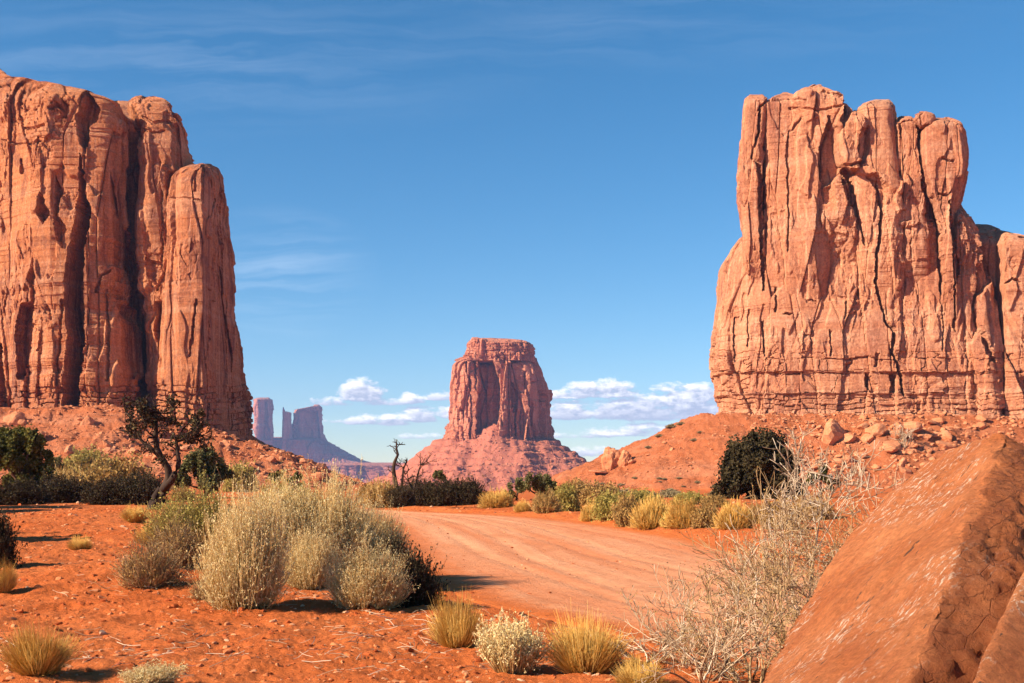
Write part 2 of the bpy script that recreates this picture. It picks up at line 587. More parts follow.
def height(x, y, fine=True, want_talus=False):
    x = np.asarray(x, np.float32)
    y = np.asarray(y, np.float32)
    r = np.hypot(x, y)
    far = np.maximum(y, r * 0.75)
    line = EYE - 0.0145 * far
    base = np.where(far > 112, np.maximum(line - 0.1, -60), 0.0)
    base = base + sstep(60, 140, far) * fbm(x / 60, y / 60, 3.3, 3) * 0.35
    und = fbm(x / 9.0, y / 9.0, 1.1, 3) * 0.13
    # foreground bank on the near side of the road
    dl = road_l(y) - x
    bank = sstep(0.0, 0.9, dl) * (1 - sstep(30, 45, y)) * 0.2
    dr = x - road_r(y)
    onroad = sstep(-0.3, 0.5, -dl) * sstep(-0.3, 0.5, -dr) * (y < 66) * (y > -10)
    berm = 0.22 * np.exp(-((dr - 1.2) / 1.1) ** 2) * (y > 10) * (y < 70)
    mound = 0.42 * np.exp(-(((x + 12) / 10) ** 2 + ((y - 40) / 7) ** 2)) + 0.3 * np.exp(-(((x + 5) / 2.2) ** 2 + ((y - 17) / 2.5) ** 2)) \
        + 0.14 * np.exp(-(((x + 7.5) / 3) ** 2 + ((y - 27) / 2.5) ** 2))
    lit = 0.5 * sstep(0, 9, dr - 6) * sstep(14, 30, y) * (1 - sstep(60, 110, y))
    near = (und * (1 - 0.85 * onroad) + bank + berm + mound + lit * 0.6) * (1 - sstep(90, 150, r))
    if fine:
        nf = (1 - sstep(30, 90, r)) * (1 - 0.75 * onroad)
        near = near + nf * (fbm(x / 0.55, y / 0.55, 7.7, 5, 0.6) * 0.042 + np.abs(perlin(x / 1.6, y / 1.6, 2.2)) * 0.03)
    h = base + near
    # talus aprons
    wob = fbm(x / 22, y / 22, 5.5, 4) * 5
    gul = fbm(x / 14, y / 45, 9.5, 3)
    rough = fbm(x / 4.0, y / 4.0, 8.8, 5, 0.6)

    # left butte apron
    d = box_sd(x, y, -190, 385, 105, 48, 22) + wob * 0.7
    H = 21 - 9 * sstep(-112, -86, x)
    tl = H - 0.47 * np.maximum(d, 0) + 0.06 * np.maximum(-d, 0)
    # outlying rubble ridge reaching right
    dc = np.hypot((x + 84) * 0.78, (y - 312) * 1.3) + wob * 0.4
    tl = smax(tl, 13.8 - 0.40 * dc, 2.0)
    tl = tl + gul * 1.2 + rough * 0.8
    # right butte apron
    d2 = box_sd(x, y, 128, 322, 77, 31, 14) + wob * 0.6
    tr = 17.2 - 0.45 * np.maximum(d2, 0) + gul * 1.2 + rough * 0.65
    tr = tr + 3.6 * np.exp(-(((x - 92) / 19) ** 2 + ((y - 272) / 12) ** 2))
    tr = np.where(y > 200, tr, -50)
    # middle butte apron (terraced)
    sx = (x + 22)
    d3 = box_sd(sx, y, 0, 1790, 74, 78, 50) + fbm(x / 80, y / 80, 2.5, 4) * 22
    tm = 58 - 0.66 * np.maximum(d3, 0)
    tm = tm + 24 * np.exp(-(((x + 28) / 26) ** 2 + ((y - 1700) / 26) ** 2))
    st = 9.0
    q = tm / st + perlin(x / 200, y / 200, 1.2) * 0.5
    fr = q - np.floor(q)
    tm = tm + (sstep(0.35, 0.65, fr) - fr) * st * 0.62 * sstep(0.0, 0.4, perlin(x / 70, y / 70, 4.4) + 0.35)
    tm = tm + fbm(x / 16, y / 16, 6.1, 4, 0.6) * 1.9
    h0 = h
    h = smax(h, tl, 1.5)
    h = smax(h, tr, 1.5)
    h = np.where(y > 1200, smax(h, tm, 6.0), h)
    if want_talus:
        return h, np.clip((h - h0) / 1.5, 0, 1)
    return h


def radii():
    out = [0.4]
    while out[-1] < 9000:
        r = out[-1]
        if r < 3:
            s = 0.12
        elif r < 60:
            s = max(0.03, r * 0.0045)
        elif r < 220:
            s = r * 0.008
        elif r < 460:
            s = 0.8
        elif r < 1550:
            s = r * 0.02
        elif r < 1780:
            s = 3.0
        else:
            s = r * 0.03
        out.append(r + s)
    return np.array(out)


def build_ground():
    rr = radii()
    fine = np.arange(-29, 29, 0.058)
    coarse = np.concatenate([np.arange(29, 60, 1.2), np.arange(60, 300, 4.0), np.arange(300, 331, 1.2)])
    th = np.radians(np.concatenate([fine, coarse]))
    T, RR_ = np.meshgrid(th, rr)
    X, Y = RR_ * np.sin(T), RR_ * np.cos(T)
    Z, ta = height(X, Y, True, True)
    dl, dr = X - road_l(Y), road_r(Y) - X
    inside = np.minimum(dl, dr)
    Z = Z - np.where((Y > 4.5) & (Y < 65), sstep(0.12, 0.4, inside) * 0.09, 0)
    V = np.stack([X, Y, Z], -1).reshape(-1, 3)
    nr, nc = X.shape
    V = np.concatenate([V, [[0, 0, float(height(np.array([0.]), np.array([0.]))[0])]]])
    f = grid_faces(nr, nc, True)[:, ::-1]
    fan = np.stack([np.full(nc, len(V) - 1), (np.arange(nc) + 1) % nc, np.arange(nc)], -1)
    talus = np.concatenate([ta.ravel(), [0]])
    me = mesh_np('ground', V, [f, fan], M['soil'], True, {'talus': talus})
    tag(obj('ground', me), kind='structure')


def build_road():
    ys = np.concatenate([np.arange(4.6, 30, 0.08), np.arange(30, 65, 0.2)])
    us = np.linspace(0, 1, 130)
    U, Y = np.meshgrid(us, ys)
    L, Rr = road_l(Y), road_r(Y)
    X = L + (Rr - L) * U
    Z = height(X, Y)
    ins = np.minimum(X - L, Rr - X)
    # the side edges and the two ends tuck under the soil
    ends = np.minimum(Y - 4.6, 64.9 - Y)
    for uc in (.26, .36, .52, .63, .8):       # shallow wheel ruts wandering a little
        w_ = uc + .02 * np.sin(Y / 5 + uc * 20)
        Z = Z - .022 * np.exp(-((U - w_) * (Rr - L) / .16) ** 2) + .010 * np.exp(-((U - w_) * (Rr - L) / .42) ** 2)
    Z = Z + .006 * np.sin(Y * 9 + 2 * np.sin(U * 9)) * sstep(.2, .8, perlin(U * 6, Y / 6, 1.0) + .4)
    Z = Z + fbm(X / .3, Y / .3, 3.0, 3) * .006
    Z = Z + 0.004 - 0.06 * (1 - sstep(0.0, 0.25, np.minimum(ins, ends)))
    e = 1 - sstep(0.0, 1.7, ins)
    V = np.stack([X, Y, Z], -1).reshape(-1, 3)
    me = mesh_np('dirt_road', V, [grid_faces(*X.shape)], M['road'], True,
                 {'edge': e.ravel(), 'across': U.ravel(), 'along': Y.ravel()})
    tag(obj('dirt_road', me), kind='structure')


def ground_at(px, py, ymin=4.0, ymax=460.0):
    """where the line of sight through a photo pixel first meets the ground"""
    Y = np.geomspace(ymin, ymax, 5000)
    X = (px - CX) / F * Y
    Z = EYE + (HY - py) / F * Y
    h = height(X, Y, False)
    k = np.argmax(h >= Z)
    if not (h >= Z).any():
        k = 3500
    return float(X[k]), float(Y[k]), float(h[k])


def on_ground(X, Y, sink=0.03):
    return (X, Y, float(height(np.array([X]), np.array([Y]))[0]) - sink)


build_ground()
build_road()

# ------------------------------------------------------------------ buttes
def seg_dist(P, a, b):
    a, b = np.array(a, float), np.array(b, float)
    ab = b - a
    t = np.clip(((P - a) @ ab) / (ab @ ab + 1e-9), 0, 1)
    return np.linalg.norm(P - (a + t[:, None] * ab), axis=1), t


def crack(P, pts, w, depth):
    """groove along a polyline"""
    best = np.full(len(P), 1e9)
    for a, b in zip(pts[:-1], pts[1:]):
        d, _ = seg_dist(P, a, b)
        best = np.minimum(best, d)
    return -depth * np.clip(1 - best / w, 0, 1) ** 0.35


def hollow(P, poly, depth, edge=2.0):
    """recess with steep walls; depth < 0 makes a boss"""
    poly = np.array(poly, float)
    n = len(poly)
    inside = np.zeros(len(P), bool)
    best = np.full(len(P), 1e9)
    for i in range(n):
        a, b = poly[i], poly[(i + 1) % n]
        d, _ = seg_dist(P, a, b)
        best = np.minimum(best, d)
        cond = (a[1] > P[:, 1]) != (b[1] > P[:, 1])
        xi = (b[0] - a[0]) * (P[:, 1] - a[1]) / (b[1] - a[1] + 1e-12) + a[0]
        inside ^= cond & (P[:, 0] < xi)
    return np.where(inside, -depth * np.clip(best / (edge * 0.6), 0, 1) ** 0.6, 0.0)


def superloop(n, aspect, count, back=0.25):
    t = np.linspace(0, 2 * np.pi, 8001)
    x = np.sign(np.cos(t)) * np.abs(np.cos(t)) ** (2 / n)
    y = np.sign(np.sin(t)) * np.abs(np.sin(t)) ** (2 / n)
    d = np.hypot(np.diff(x) * aspect, np.diff(y))
    wgt = np.where((y[1:] + y[:-1]) < 0.25, 1.0, back)
    s = np.concatenate([[0], np.cumsum(d * wgt)])
    q = np.linspace(0, s[-1], count, endpoint=False)
    return np.interp(q, s, x), np.interp(q, s, y)


def pillar(rows, yf, depth, n=3.5, px_step=0.8, warp=None, dome=None, seed=0, S=1.0, amp=1.0,
           features=(), strata=None, rough=1.0, slabs=1.0, gwarp=None, sink=None, near=1.0, skew=None, calm=0.7):
    """closed rock mass. rows: (row, left column, right column[, front distance]) from top to bottom"""
    rows = sorted((r[0], r[1], r[2], (r[3] if len(r) > 3 else yf) * near) for r in rows)
    yf, depth, S = yf * near, depth * near, S * near
    if gwarp is not None:
        gwarp = [(w[0], w[1] * near) for w in gwarp]
    if warp is not None:
        warp = [(w[0], w[1] * near) for w in warp]
    py0, py1 = rows[0][0], rows[-1][0]
    pys = np.arange(py0, py1 + px_step, px_step)
    pr = [r[0] for r in rows]
    xl = np.interp(pys, pr, [r[1] for r in rows])
    xr = np.interp(pys, pr, [r[2] for r in rows])
    yfr = np.interp(pys, pr, [r[3] if len(r) > 3 else yf for r in rows])
    if sink:
        yfr = yfr + sstep(sink[0], sink[1], pys) * sink[2] * near
    b = np.full(len(pys), depth / 2.0)
    if skew is None:        # the mass stands square to the line it is seen along
        skew = (float(np.mean(xr if xl.mean() + xr.mean() < 2 * CX else xl)) - CX) / F
    dm = (dome if dome else 8.0)
    tt = np.clip((pys - py0) / dm, 0, 1)
    b = b * np.sqrt(np.clip(1 - (1 - tt) ** 2, 0.02, 1))
    cy = yfr + depth / 2.0
    wpx = (xr - xl).max()
    aspect = (wpx / F * yf) / depth
    cnt = int(min(2200, (2 * wpx + 2 * depth * F / yf * 0.4) / px_step * 0.75)) + 24
    lx, ly = superloop(n, aspect, cnt)
    # the outline of the rounded top lies at the middle of the mass, lower down at its front
    Zr = EYE + (HY - pys) / F * (yfr + depth / 2.0 - b)
    Y = cy[:, None] + b[:, None] * ly[None, :]
    lift = np.ones_like(Y)
    if warp is not None:
        wp = np.interp(np.linspace(-1, 1, 101), np.linspace(-1, 1, 101), np.zeros(101))
        pxm = (xl + xr)[:, None] / 2 + (xr - xl)[:, None] / 2 * lx[None, :]
        wv = np.interp(pxm, [w[0] for w in warp], [w[1] for w in warp])
        Y = Y + wv
        lift = lift * (1 + wv / yf)
    if gwarp is not None:
        pxm = (xl + xr)[:, None] / 2 + (xr - xl)[:, None] / 2 * lx[None, :]
        gw = np.interp(pxm, [w[0] for w in gwarp], [w[1] for w in gwarp])
        Y = Y + gw
        lift = lift * (1 + gw / yf)
    Xc = ((xl + xr) / 2 - CX) / F * cy
    a = (xr - xl) / 2 / F * cy
    SK = skew * (Y - yf)
    Xc = Xc - skew * (cy - yf)
    for _ in range(14):      # fit the outline as seen, keeping the solid
        X = Xc[:, None] + a[:, None] * lx[None, :] + SK
        q = CX + F * X / Y
        ql, qr = q.min(1), q.max(1)
        sc = (xr - xl) / np.maximum(qr - ql, 1e-3)
        a = a * np.clip(sc, 0.6, 1.6)
        Xc = Xc + ((xl + xr) / 2 - (ql + qr) / 2) / F * cy
    X = Xc[:, None] + a[:, None] * lx[None, :] + SK
    Z = EYE + (Zr[:, None] - EYE) * lift
    # outward horizontal normals
    nx = np.sign(lx) * np.abs(lx) ** (n - 1) * depth / 2
    ny = np.sign(ly) * np.abs(ly) ** (n - 1) * np.mean(a)
    ny = ny - skew * nx
    nl = np.hypot(nx, ny) + 1e-9
    nx, ny = nx / nl, ny / nl
    NX, NY = np.repeat(nx[None, :], len(pys), 0), np.repeat(ny[None, :], len(pys), 0)
    o = seed * 13.7
    k = 1 / S
    sh = X.shape
    wx = X + fbm(X * k / 8, Y * k / 8, Z * k / 18, 2) * .55 * S

    def plates(q, step, sharp=.9):
        """sheets that have spalled off: flat plates ending in crisp scarps"""
        f = np.floor(q)
        return step * (f + sstep(sharp, 1.0, q - f))
    act = sstep(0.0, 0.35, perlin(X * k / 15 + 9, Y * k / 15, Z * k / 24 + o) + 0.25 * perlin(X * k / 5 + 9, Y * k / 5, Z * k / 9 + o))
    D = plates(fbm(wx * k / 21 + o, Y * k / 21, Z * k / 75, 4, .5) * 2.4, 1.0) * slabs
    D += plates(fbm(wx * k / 8 + o, Y * k / 8 + 7, Z * k / 20, 3, .6) * 1.7, .42) * rough * (.15 + .85 * act)
    # upright slabs parted along joints, each with its own set-back and tilt
    r1, g1, t1 = worley(wx * k / 10 + o, Y * k / 15, Z * k / 75, 3)
    D += ((r1 - 0.5) * 1.5 * slabs + t1 * 2.4 * slabs - 0.8 * slabs * np.clip(1 - g1 / 0.03, 0, 1)).reshape(sh)
    act = act.ravel()
    r2, g2, t2 = worley(wx * k / 3.0 + o, Y * k / 5, Z * k / 9.5, 9)
    D += (((r2 - 0.5) * 0.6 + t2 * 1.1) * (0.08 + 0.9 * act) * rough).reshape(sh)
    r3, g3, t3 = worley(wx * k / 1.2 + o, Y * k / 2, Z * k / 1.7, 21)
    D += (((r3 - 0.5) * 0.35 + t3 * 0.35) * (0.06 + .8 * act) * rough).reshape(sh)
    # thin horizontal bedding
    D += plates(fbm(X * k / 160 + o, Y * k / 160, Z * k / 7, 3) * 3.2, .26) * (.25 + .75 * sstep(-.2, .3, perlin(X * k / 30, Y * k / 30, Z * k / 25 + 5)))
    D += perlin(X * k / 60, Y * k / 60, Z * k / 1.6) * 0.18 + perlin(X * k / 90, Y * k / 90 + 3, Z * k / 5) * 0.3
    D *= S * amp
    D = D * (calm + (1 - calm) * tt)[:, None]
    P = np.stack([CX + F * X / Y, HY - F * (Z - EYE) / Y], -1).reshape(-1, 2)
    if strata is not None:
        # courses of blocks: each course has its own joints
        top, lines, sd_, bw, ba = strata
        Pz = P[:, 1] + fbm(P[:, 0] / 60, P[:, 0] * 0 + 3, 0, 2) * 1.6 + np.round(perlin(P[:, 0] / 17, P[:, 0] * 0 + o, 0) * 3) * 0.9
        ci = np.searchsorted(lines, Pz)
        per = (X + Y * 0.6).ravel() / (bw * S) + 0.3 * perlin(X.ravel() / (3 * S), Z.ravel() / (2 * S), o)
        jit = (ci * 0.37 + 0.13) % 1.0
        sub = np.where((ci % 3) == 1, 0.55, 1.0)
        pj = per * sub + jit * 7
        warpj = pj + 0.35 * np.sin(pj * 2.3 + ci)
        cell = np.floor(warpj)
        fr = warpj - cell
        hsh = np.sin(cell * 127.1 + ci * 311.7) * 43758.5453
        hsh = hsh - np.floor(hsh)
        gv = np.minimum(fr, 1 - fr) * bw * S / sub
        la = np.array(lines)
        dl = np.abs(Pz[:, None] - la[None, :]).min(1) * (yf / F)
        mask = sstep(top - 1, top + 1, Pz)
        blk = (hsh - 0.5) * ba * S - 0.9 * ba * S * np.clip(1 - gv / (0.2 * S), 0, 1) ** .5 * (hsh < 0.8) \
            - 1.0 * ba * S * np.clip(1 - dl / (0.26 * S), 0, 1) * sstep(-0.35, 0.25, perlin(X.ravel() / (5 * S), Y.ravel() / (5 * S), ci * 3.3))
        D += (blk * mask).reshape(D.shape)
    vis = (NX * -X + NY * -Y) > 0.02 * np.hypot(X, Y)
    FD = np.zeros(len(P))
    jt = np.stack([fbm(P[:, 0] / 9, P[:, 1] / 9, 1.5, 3), fbm(P[:, 0] / 9, P[:, 1] / 9, 8.5, 3)], -1) * 1.1
    jt = jt + np.round(np.stack([fbm(P[:, 0] / 3.5, P[:, 1] / 5, 2.5, 2), fbm(P[:, 0] / 3.5, P[:, 1] / 5, 9.5, 2)], -1) * 2.2) * 0.35
    Pj = P + jt
    for ft in features:
        kind, pts, w, dep = ft[:4]
        xs = [p[0] for p in pts]; ysf = [p[1] for p in pts]
        sel = (Pj[:, 0] > min(xs) - 6) & (Pj[:, 0] < max(xs) + 6) & (Pj[:, 1] > min(ysf) - 6) & (Pj[:, 1] < max(ysf) + 6)
        if not sel.any():
            continue
        q = Pj[sel]
        v = crack(q, pts, w, dep) if kind == 'crack' else hollow(q, pts, dep, w)
        v = v * near
        FD[sel] = np.where(v < 0, np.minimum(FD[sel], v), FD[sel] + v)
    FD = FD.reshape(D.shape) * vis
    # silhouette columns keep their place
    X = X + NX * D
    Y = Y + NY * D - FD * 0.92
    X = X + np.where(FD != 0, FD * 0.0, 0)
    # closed top and bottom
    V = np.stack([X, Y, Z], -1)
    top = V[0].mean(0)
    bot = V[-1].mean(0)
    m = len(pys)
    allV = np.concatenate([V.reshape(-1, 3), [top], [bot]])
    f = grid_faces(m, cnt, True)[:, ::-1]
    j = np.arange(cnt)
    j2 = (j + 1) % cnt
    ft_ = np.stack([np.full(cnt, m * cnt), j, j2], -1)
    fb = np.stack([np.full(cnt, m * cnt + 1), (m - 1) * cnt + j2, (m - 1) * cnt + j], -1)
    return allV, f[:, ::-1], np.concatenate([ft_, fb])[:, ::-1]


def join_parts(name, parts, mat, origin, attrs=None):
    Vs, Q, T, off = [], [], [], 0
    for V, q, t in parts:
        Vs.append(V)
        Q.append(q + off)
        T.append(t + off)
        off += len(V)
    V = np.concatenate(Vs) - np.array(origin)
    return mesh_np(name, V, [np.concatenate(Q), np.concatenate(T)], mat, False)


def butte(name, parts, mat, origin, label, cat):
    me = join_parts(name, parts, mat, origin)
    return tag(obj(name, me, None, origin), label, cat)


# left butte -----------------------------------------------------------------
LF = [
    ('hollow', [(88, 90), (100, 108), (97, 118), (89, 124), (84, 152), (79, 143), (74, 114), (83, 98)], 3, 7),
    ('hollow', [(41, 193), (49, 213), (43, 225), (37, 213)], 2.5, 5),
    ('hollow', [(79, 150), (84, 185), (90, 209), (88, 232), (84, 245), (84, 290), (85, 346), (80, 385), (80, 416),
                (63, 416), (65, 369), (68, 337), (64, 300), (65, 290), (68, 244), (73, 228), (76, 209), (77, 181)], 1.6, 14),
    ('hollow', [(19, 304), (31, 301), (29, 350), (26, 382), (18, 378), (16, 337)], 2.5, 7),
    ('hollow', [(-6, 340), (1, 343), (7, 407), (-8, 411)], 2.5, 7),
    ('hollow', [(111, 169), (118, 188), (124, 220), (128, 240), (128, 300), (118, 300), (116, 240), (113, 200)], 2.0, 4),
    ('hollow', [(120, 304), (138, 308), (152, 350), (147, 362), (132, 372), (124, 388), (120, 378)], 2.0, 9),
    ('hollow', [(54, 175), (60, 190), (57, 215), (66, 225), (64, 250), (55, 238), (52, 205)], 2.5, 3.5),
    ('hollow', [(33, 262), (36, 275), (30, 290), (27, 280)], 2.0, 3),
    ('crack', [(62, 300), (60, 340), (56, 372)], 1.6, 2.0),
    ('crack', [(37, 350), (41, 330), (40, 365), (36, 395)], 1.4, 1.6),
    ('crack', [(96, 292), (100, 275), (110, 270)], 1.3, 2.0),
    ('crack', [(106, 290), (108, 330), (107, 380)], 1.6, 1.8),
    ('crack', [(50, 108), (56, 104), (62, 112), (66, 104)], 1.6, 3),
    ('hollow', [(60, 98), (68, 104), (66, 118), (60, 116)], 2, 3),
    ('crack', [(0, 140), (20, 143), (40, 141), (52, 150)], 1.2, 1.0),
    ('crack', [(20, 160), (21, 172)], 1.5, 2.0),
    ('crack', [(24, 126), (36, 128), (44, 126)], 1.5, 1.6),
]
# weather pits in the rounded top
for q in range(34):
    px_, py_ = RNG.uniform(-10, 74), RNG.uniform(84, 122)
    if py_ > 80 + 0.1 * px_:
        r_ = RNG.uniform(0.5, 1.3)
        LF.append(('hollow', [(px_ - r_ * 1.3, py_), (px_, py_ - r_), (px_ + r_ * 1.3, py_), (px_, py_ + r_)], 0.5, 1.6))
BF = [
    ('hollow', [(156, 302), (169, 299), (168, 345), (163, 372), (158, 366), (155, 330)], 2.0, 5),
    ('hollow', [(170, 120), (184, 112), (200, 150), (198, 166), (178, 168), (172, 178), (169, 150)], 5, 4),
    ('crack', [(140, 116), (150, 121), (165, 118), (176, 128)], 1.6, 1.6),
    ('hollow', [(165, 170), (171, 170), (170, 260), (165, 250)], 1.5, 4),
    ('crack', [(142, 128), (150, 131), (162, 129)], 1.3, 1.2),
    ('crack', [(160, 190), (162, 250), (158, 290)], 1.4, 1.2),
    ('hollow', [(146, 258), (160, 262), (166, 280), (158, 290), (150, 276)], 2.0, 1.6),
]
CF = [
    ('crack', [(196, 300), (193, 330), (190, 355)], 1.3, 1.6),
    ('hollow', [(203, 178), (212, 176), (214, 205), (206, 225), (202, 215), (204, 195)], 1.5, 5),
    ('hollow', [(204, 235), (216, 232), (218, 300), (208, 300), (206, 262)], 1.5, 6),
    ('crack', [(203, 165), (202, 185), (205, 230), (206, 300), (208, 340)], 1.4, 1.8),
    ('crack', [(195, 170), (194, 190)], 1.3, 1.0),
    ('crack', [(168, 198), (186, 196), (205, 201)], 0.9, 0.6),
    ('crack', [(160, 380), (162, 400)], 1.0, 1.2),
]
LS = (386, [386, 392, 397.5, 402, 408, 413, 419, 424, 430, 436, 443, 450], 0, 3.4, 1.25)
left_parts = [
    pillar([(60, -44, -2), (66, -58, 9), (72, -66, 20), (76, -72, 33), (78, -76, 58), (82, -78, 82), (86, -80, 98), (92, -80, 115), (97, -80, 124),
            (104, -80, 127), (130, -80, 128), (200, -80, 127), (300, -82, 129), (400, -84, 136), (462, -88, 142)],
           346, 74, 7, 0.75, warp=[(-90, 46), (46, 3), (60, 0), (95, 0), (126, 1.5)], dome=50, calm=0.3, seed=1, features=LF, strata=LS),
    pillar([(100, -60, 140), (110, -60, 168), (140, -60, 186), (200, -60, 192), (460, -60, 212)], 372, 50, 3, 1.2, seed=2, dome=20),
    pillar([(95.5, 136, 158), (97, 132, 168), (101, 131, 177), (108, 135, 182), (118, 138, 187), (130, 139, 190), (148, 140, 193),
            (165, 141, 195), (200, 138, 197), (240, 137, 198), (300, 146, 200), (360, 150, 204), (460, 152, 210)],
           352, 30, 4.5, 0.75, seed=3, features=BF, dome=26, strata=LS, warp=[(130, 2), (150, 0), (176, 0), (200, 10)]),
    pillar([(164, 188, 207), (167, 178, 215), (174, 172, 219), (184, 170.5, 219), (210, 170, 215), (260, 168, 212), (300, 166, 211), (360, 161, 214),
            (400, 158, 217), (440, 158, 225), (470, 158, 229)],
           338, 20, 4.2, 0.7, seed=5, features=CF, strata=LS, dome=22, warp=[(160, 5), (180, 1), (203, 0), (215, 10), (230, 20)], amp=0.6),
    pillar([(163.5, 196, 212), (166, 190, 219), (172, 186, 222.5), (186, 184, 223), (200, 184, 224), (230, 184, 227), (300, 184, 238), (350, 184, 243.5),
            (400, 184, 247), (430, 184, 249), (470, 184, 254)],
           346, 24, 2.8, 0.75, seed=6, strata=LS, dome=16, amp=0.8, warp=[(184, 0), (204, 1), (254, 46)]),
]
lo = (-120, 380, 10)
butte('sandstone_butte', left_parts, M['cliff_left'], lo,
      'tall fluted red sandstone butte at the left edge with dark vertical gullies', 'butte')

# right butte -----------------------------------------------------------------
RF = [
    ('crack', [(770, 97), (761, 106), (759, 132), (753, 156), (759, 166), (760, 207), (762, 253), (764, 290)], 1.7, 3.5),
    ('crack', [(801, 119), (790, 132), (788, 150), (789, 200), (788, 250)], 1.5, 1.6),
    ('hollow', [(828, 120), (836, 128), (844, 158), (843, 173), (834, 182), (822, 188), (815, 168), (819, 152), (822, 135)], 2.5, 6),
    ('hollow', [(841, 92), (854, 104), (850, 118), (843, 132), (839, 120), (843, 104)], 2.0, 4),
    ('crack', [(829, 117), (837, 142), (843, 171), (850, 197), (860, 223), (867, 243)], 1.8, 4.0),
    ('hollow', [(824, 186), (833, 184), (834, 200), (826, 203), (821, 196)], 1.6, 1.8),
    ('crack', [(868, 128), (868, 150), (863, 162), (845, 166)], 1.6, 3),
    ('hollow', [(862, 126), (869, 130), (868, 155), (861, 160), (858, 146)], 2, 3),
    ('hollow', [(866, 174), (876, 174), (887, 187), (886, 204), (882, 217), (879, 200), (872, 186)], 1.8, 3.0),
    ('crack', [(882, 200), (882, 217), (880, 240), (877, 262), (877, 280), (878, 292), (884, 309), (886, 322), (895, 330), (894, 351), (899, 364), (905, 393)], 2.0, 4.5),
    ('crack', [(899, 104), (902, 142), (904, 168)], 1.4, 2.0),
    ('crack', [(925, 117), (922, 135), (924, 171), (931, 200), (936, 227), (941, 266), (942, 292)], 1.9, 4.0),
    ('crack', [(954, 200), (956, 240), (957, 280), (955, 330)], 1.8, 3.0),
    ('crack', [(941, 288), (944, 320), (944, 350)], 1.2, 1.4),
    ('hollow', [(732, 317), (740, 316), (739, 361), (733, 362)], 1.5, 2.2),
    ('crack', [(776, 287), (776, 311)], 1.5, 2.0),
    ('crack', [(763, 322), (765, 356)], 1.6, 2.0),
    ('crack', [(749, 310), (748, 345)], 1.4, 1.4),
    ('crack', [(848, 290), (845, 318)], 1.4, 1.6),
    ('crack', [(831, 331), (831, 355)], 1.3, 1.6),
    ('hollow', [(782, 314), (788, 312), (794, 313), (790, 316)], 1.0, 2.0),
    ('crack', [(806, 302), (811, 300), (816, 303)], 1.1, 1.0),
    ('hollow', [(866, 372), (873, 376), (880, 392), (872, 393), (866, 384)], 1.5, 2.6),
    ('hollow', [(890, 371), (897, 374), (898, 393), (891, 392)], 1.5, 2.4),
    ('hollow', [(876, 352), (880, 353), (880, 366), (875, 366)], 1.5, 1.6),
    ('hollow', [(985, 248), (992, 262), (992, 283), (980, 305), (983, 325), (998, 361), (990, 361), (977, 325), (974, 305), (984, 283)], 2.0, 3.5),
    ('crack', [(715, 345), (712, 350)], 1, 1),
    ('crack', [(790, 106), (812, 110), (840, 106)], 1.2, 1.4),
    ('crack', [(812, 88), (826, 92), (840, 96)], 1.1, 1.2),
    ('crack', [(770, 100), (790, 98), (806, 101)], 1.1, 1.0),
    ('crack', [(943, 157), (956, 160)], 1.2, 1.5),
    ('crack', [(940, 192), (952, 194), (956, 190)], 1.5, 2.4),
    ('hollow', [(900, 222), (912, 219), (921, 220), (914, 226), (903, 229)], 1.4, -1.2),
    ('hollow', [(846, 168), (866, 166), (892, 178), (906, 184), (900, 196), (884, 184), (866, 176), (850, 174)], 2.5, -1.6),
    ('hollow', [(754, 143), (758, 135), (760, 160), (752, 162)], 1.4, -1.5),
    ('hollow', [(796, 140), (806, 134), (812, 160), (806, 200), (796, 190)], 2.5, -1.2),
    ('hollow', [(834, 184), (848, 181), (852, 200), (842, 224), (836, 216)], 2.0, -2.0),
    ('hollow', [(906, 170), (912, 182), (906, 210), (896, 214), (893, 200)], 2.0, -1.5),
    ('hollow', [(814, 235), (830, 228), (868, 240), (876, 262), (874, 300), (818, 300)], 3.0, 1.0),
    ('hollow', [(900, 262), (938, 256), (943, 300), (930, 330), (902, 322)], 3.0, 0.8),
    ('hollow', [(770, 212), (786, 210), (784, 250), (770, 252)], 3.0, 0.7),
]
RS = (352, [352, 358, 371, 372.5, 393, 399, 404, 409, 414, 420], 0, 6.2, 0.95)
RN = 0.72
RG = [(700, 26), (1000, 0), (1100, -6)]
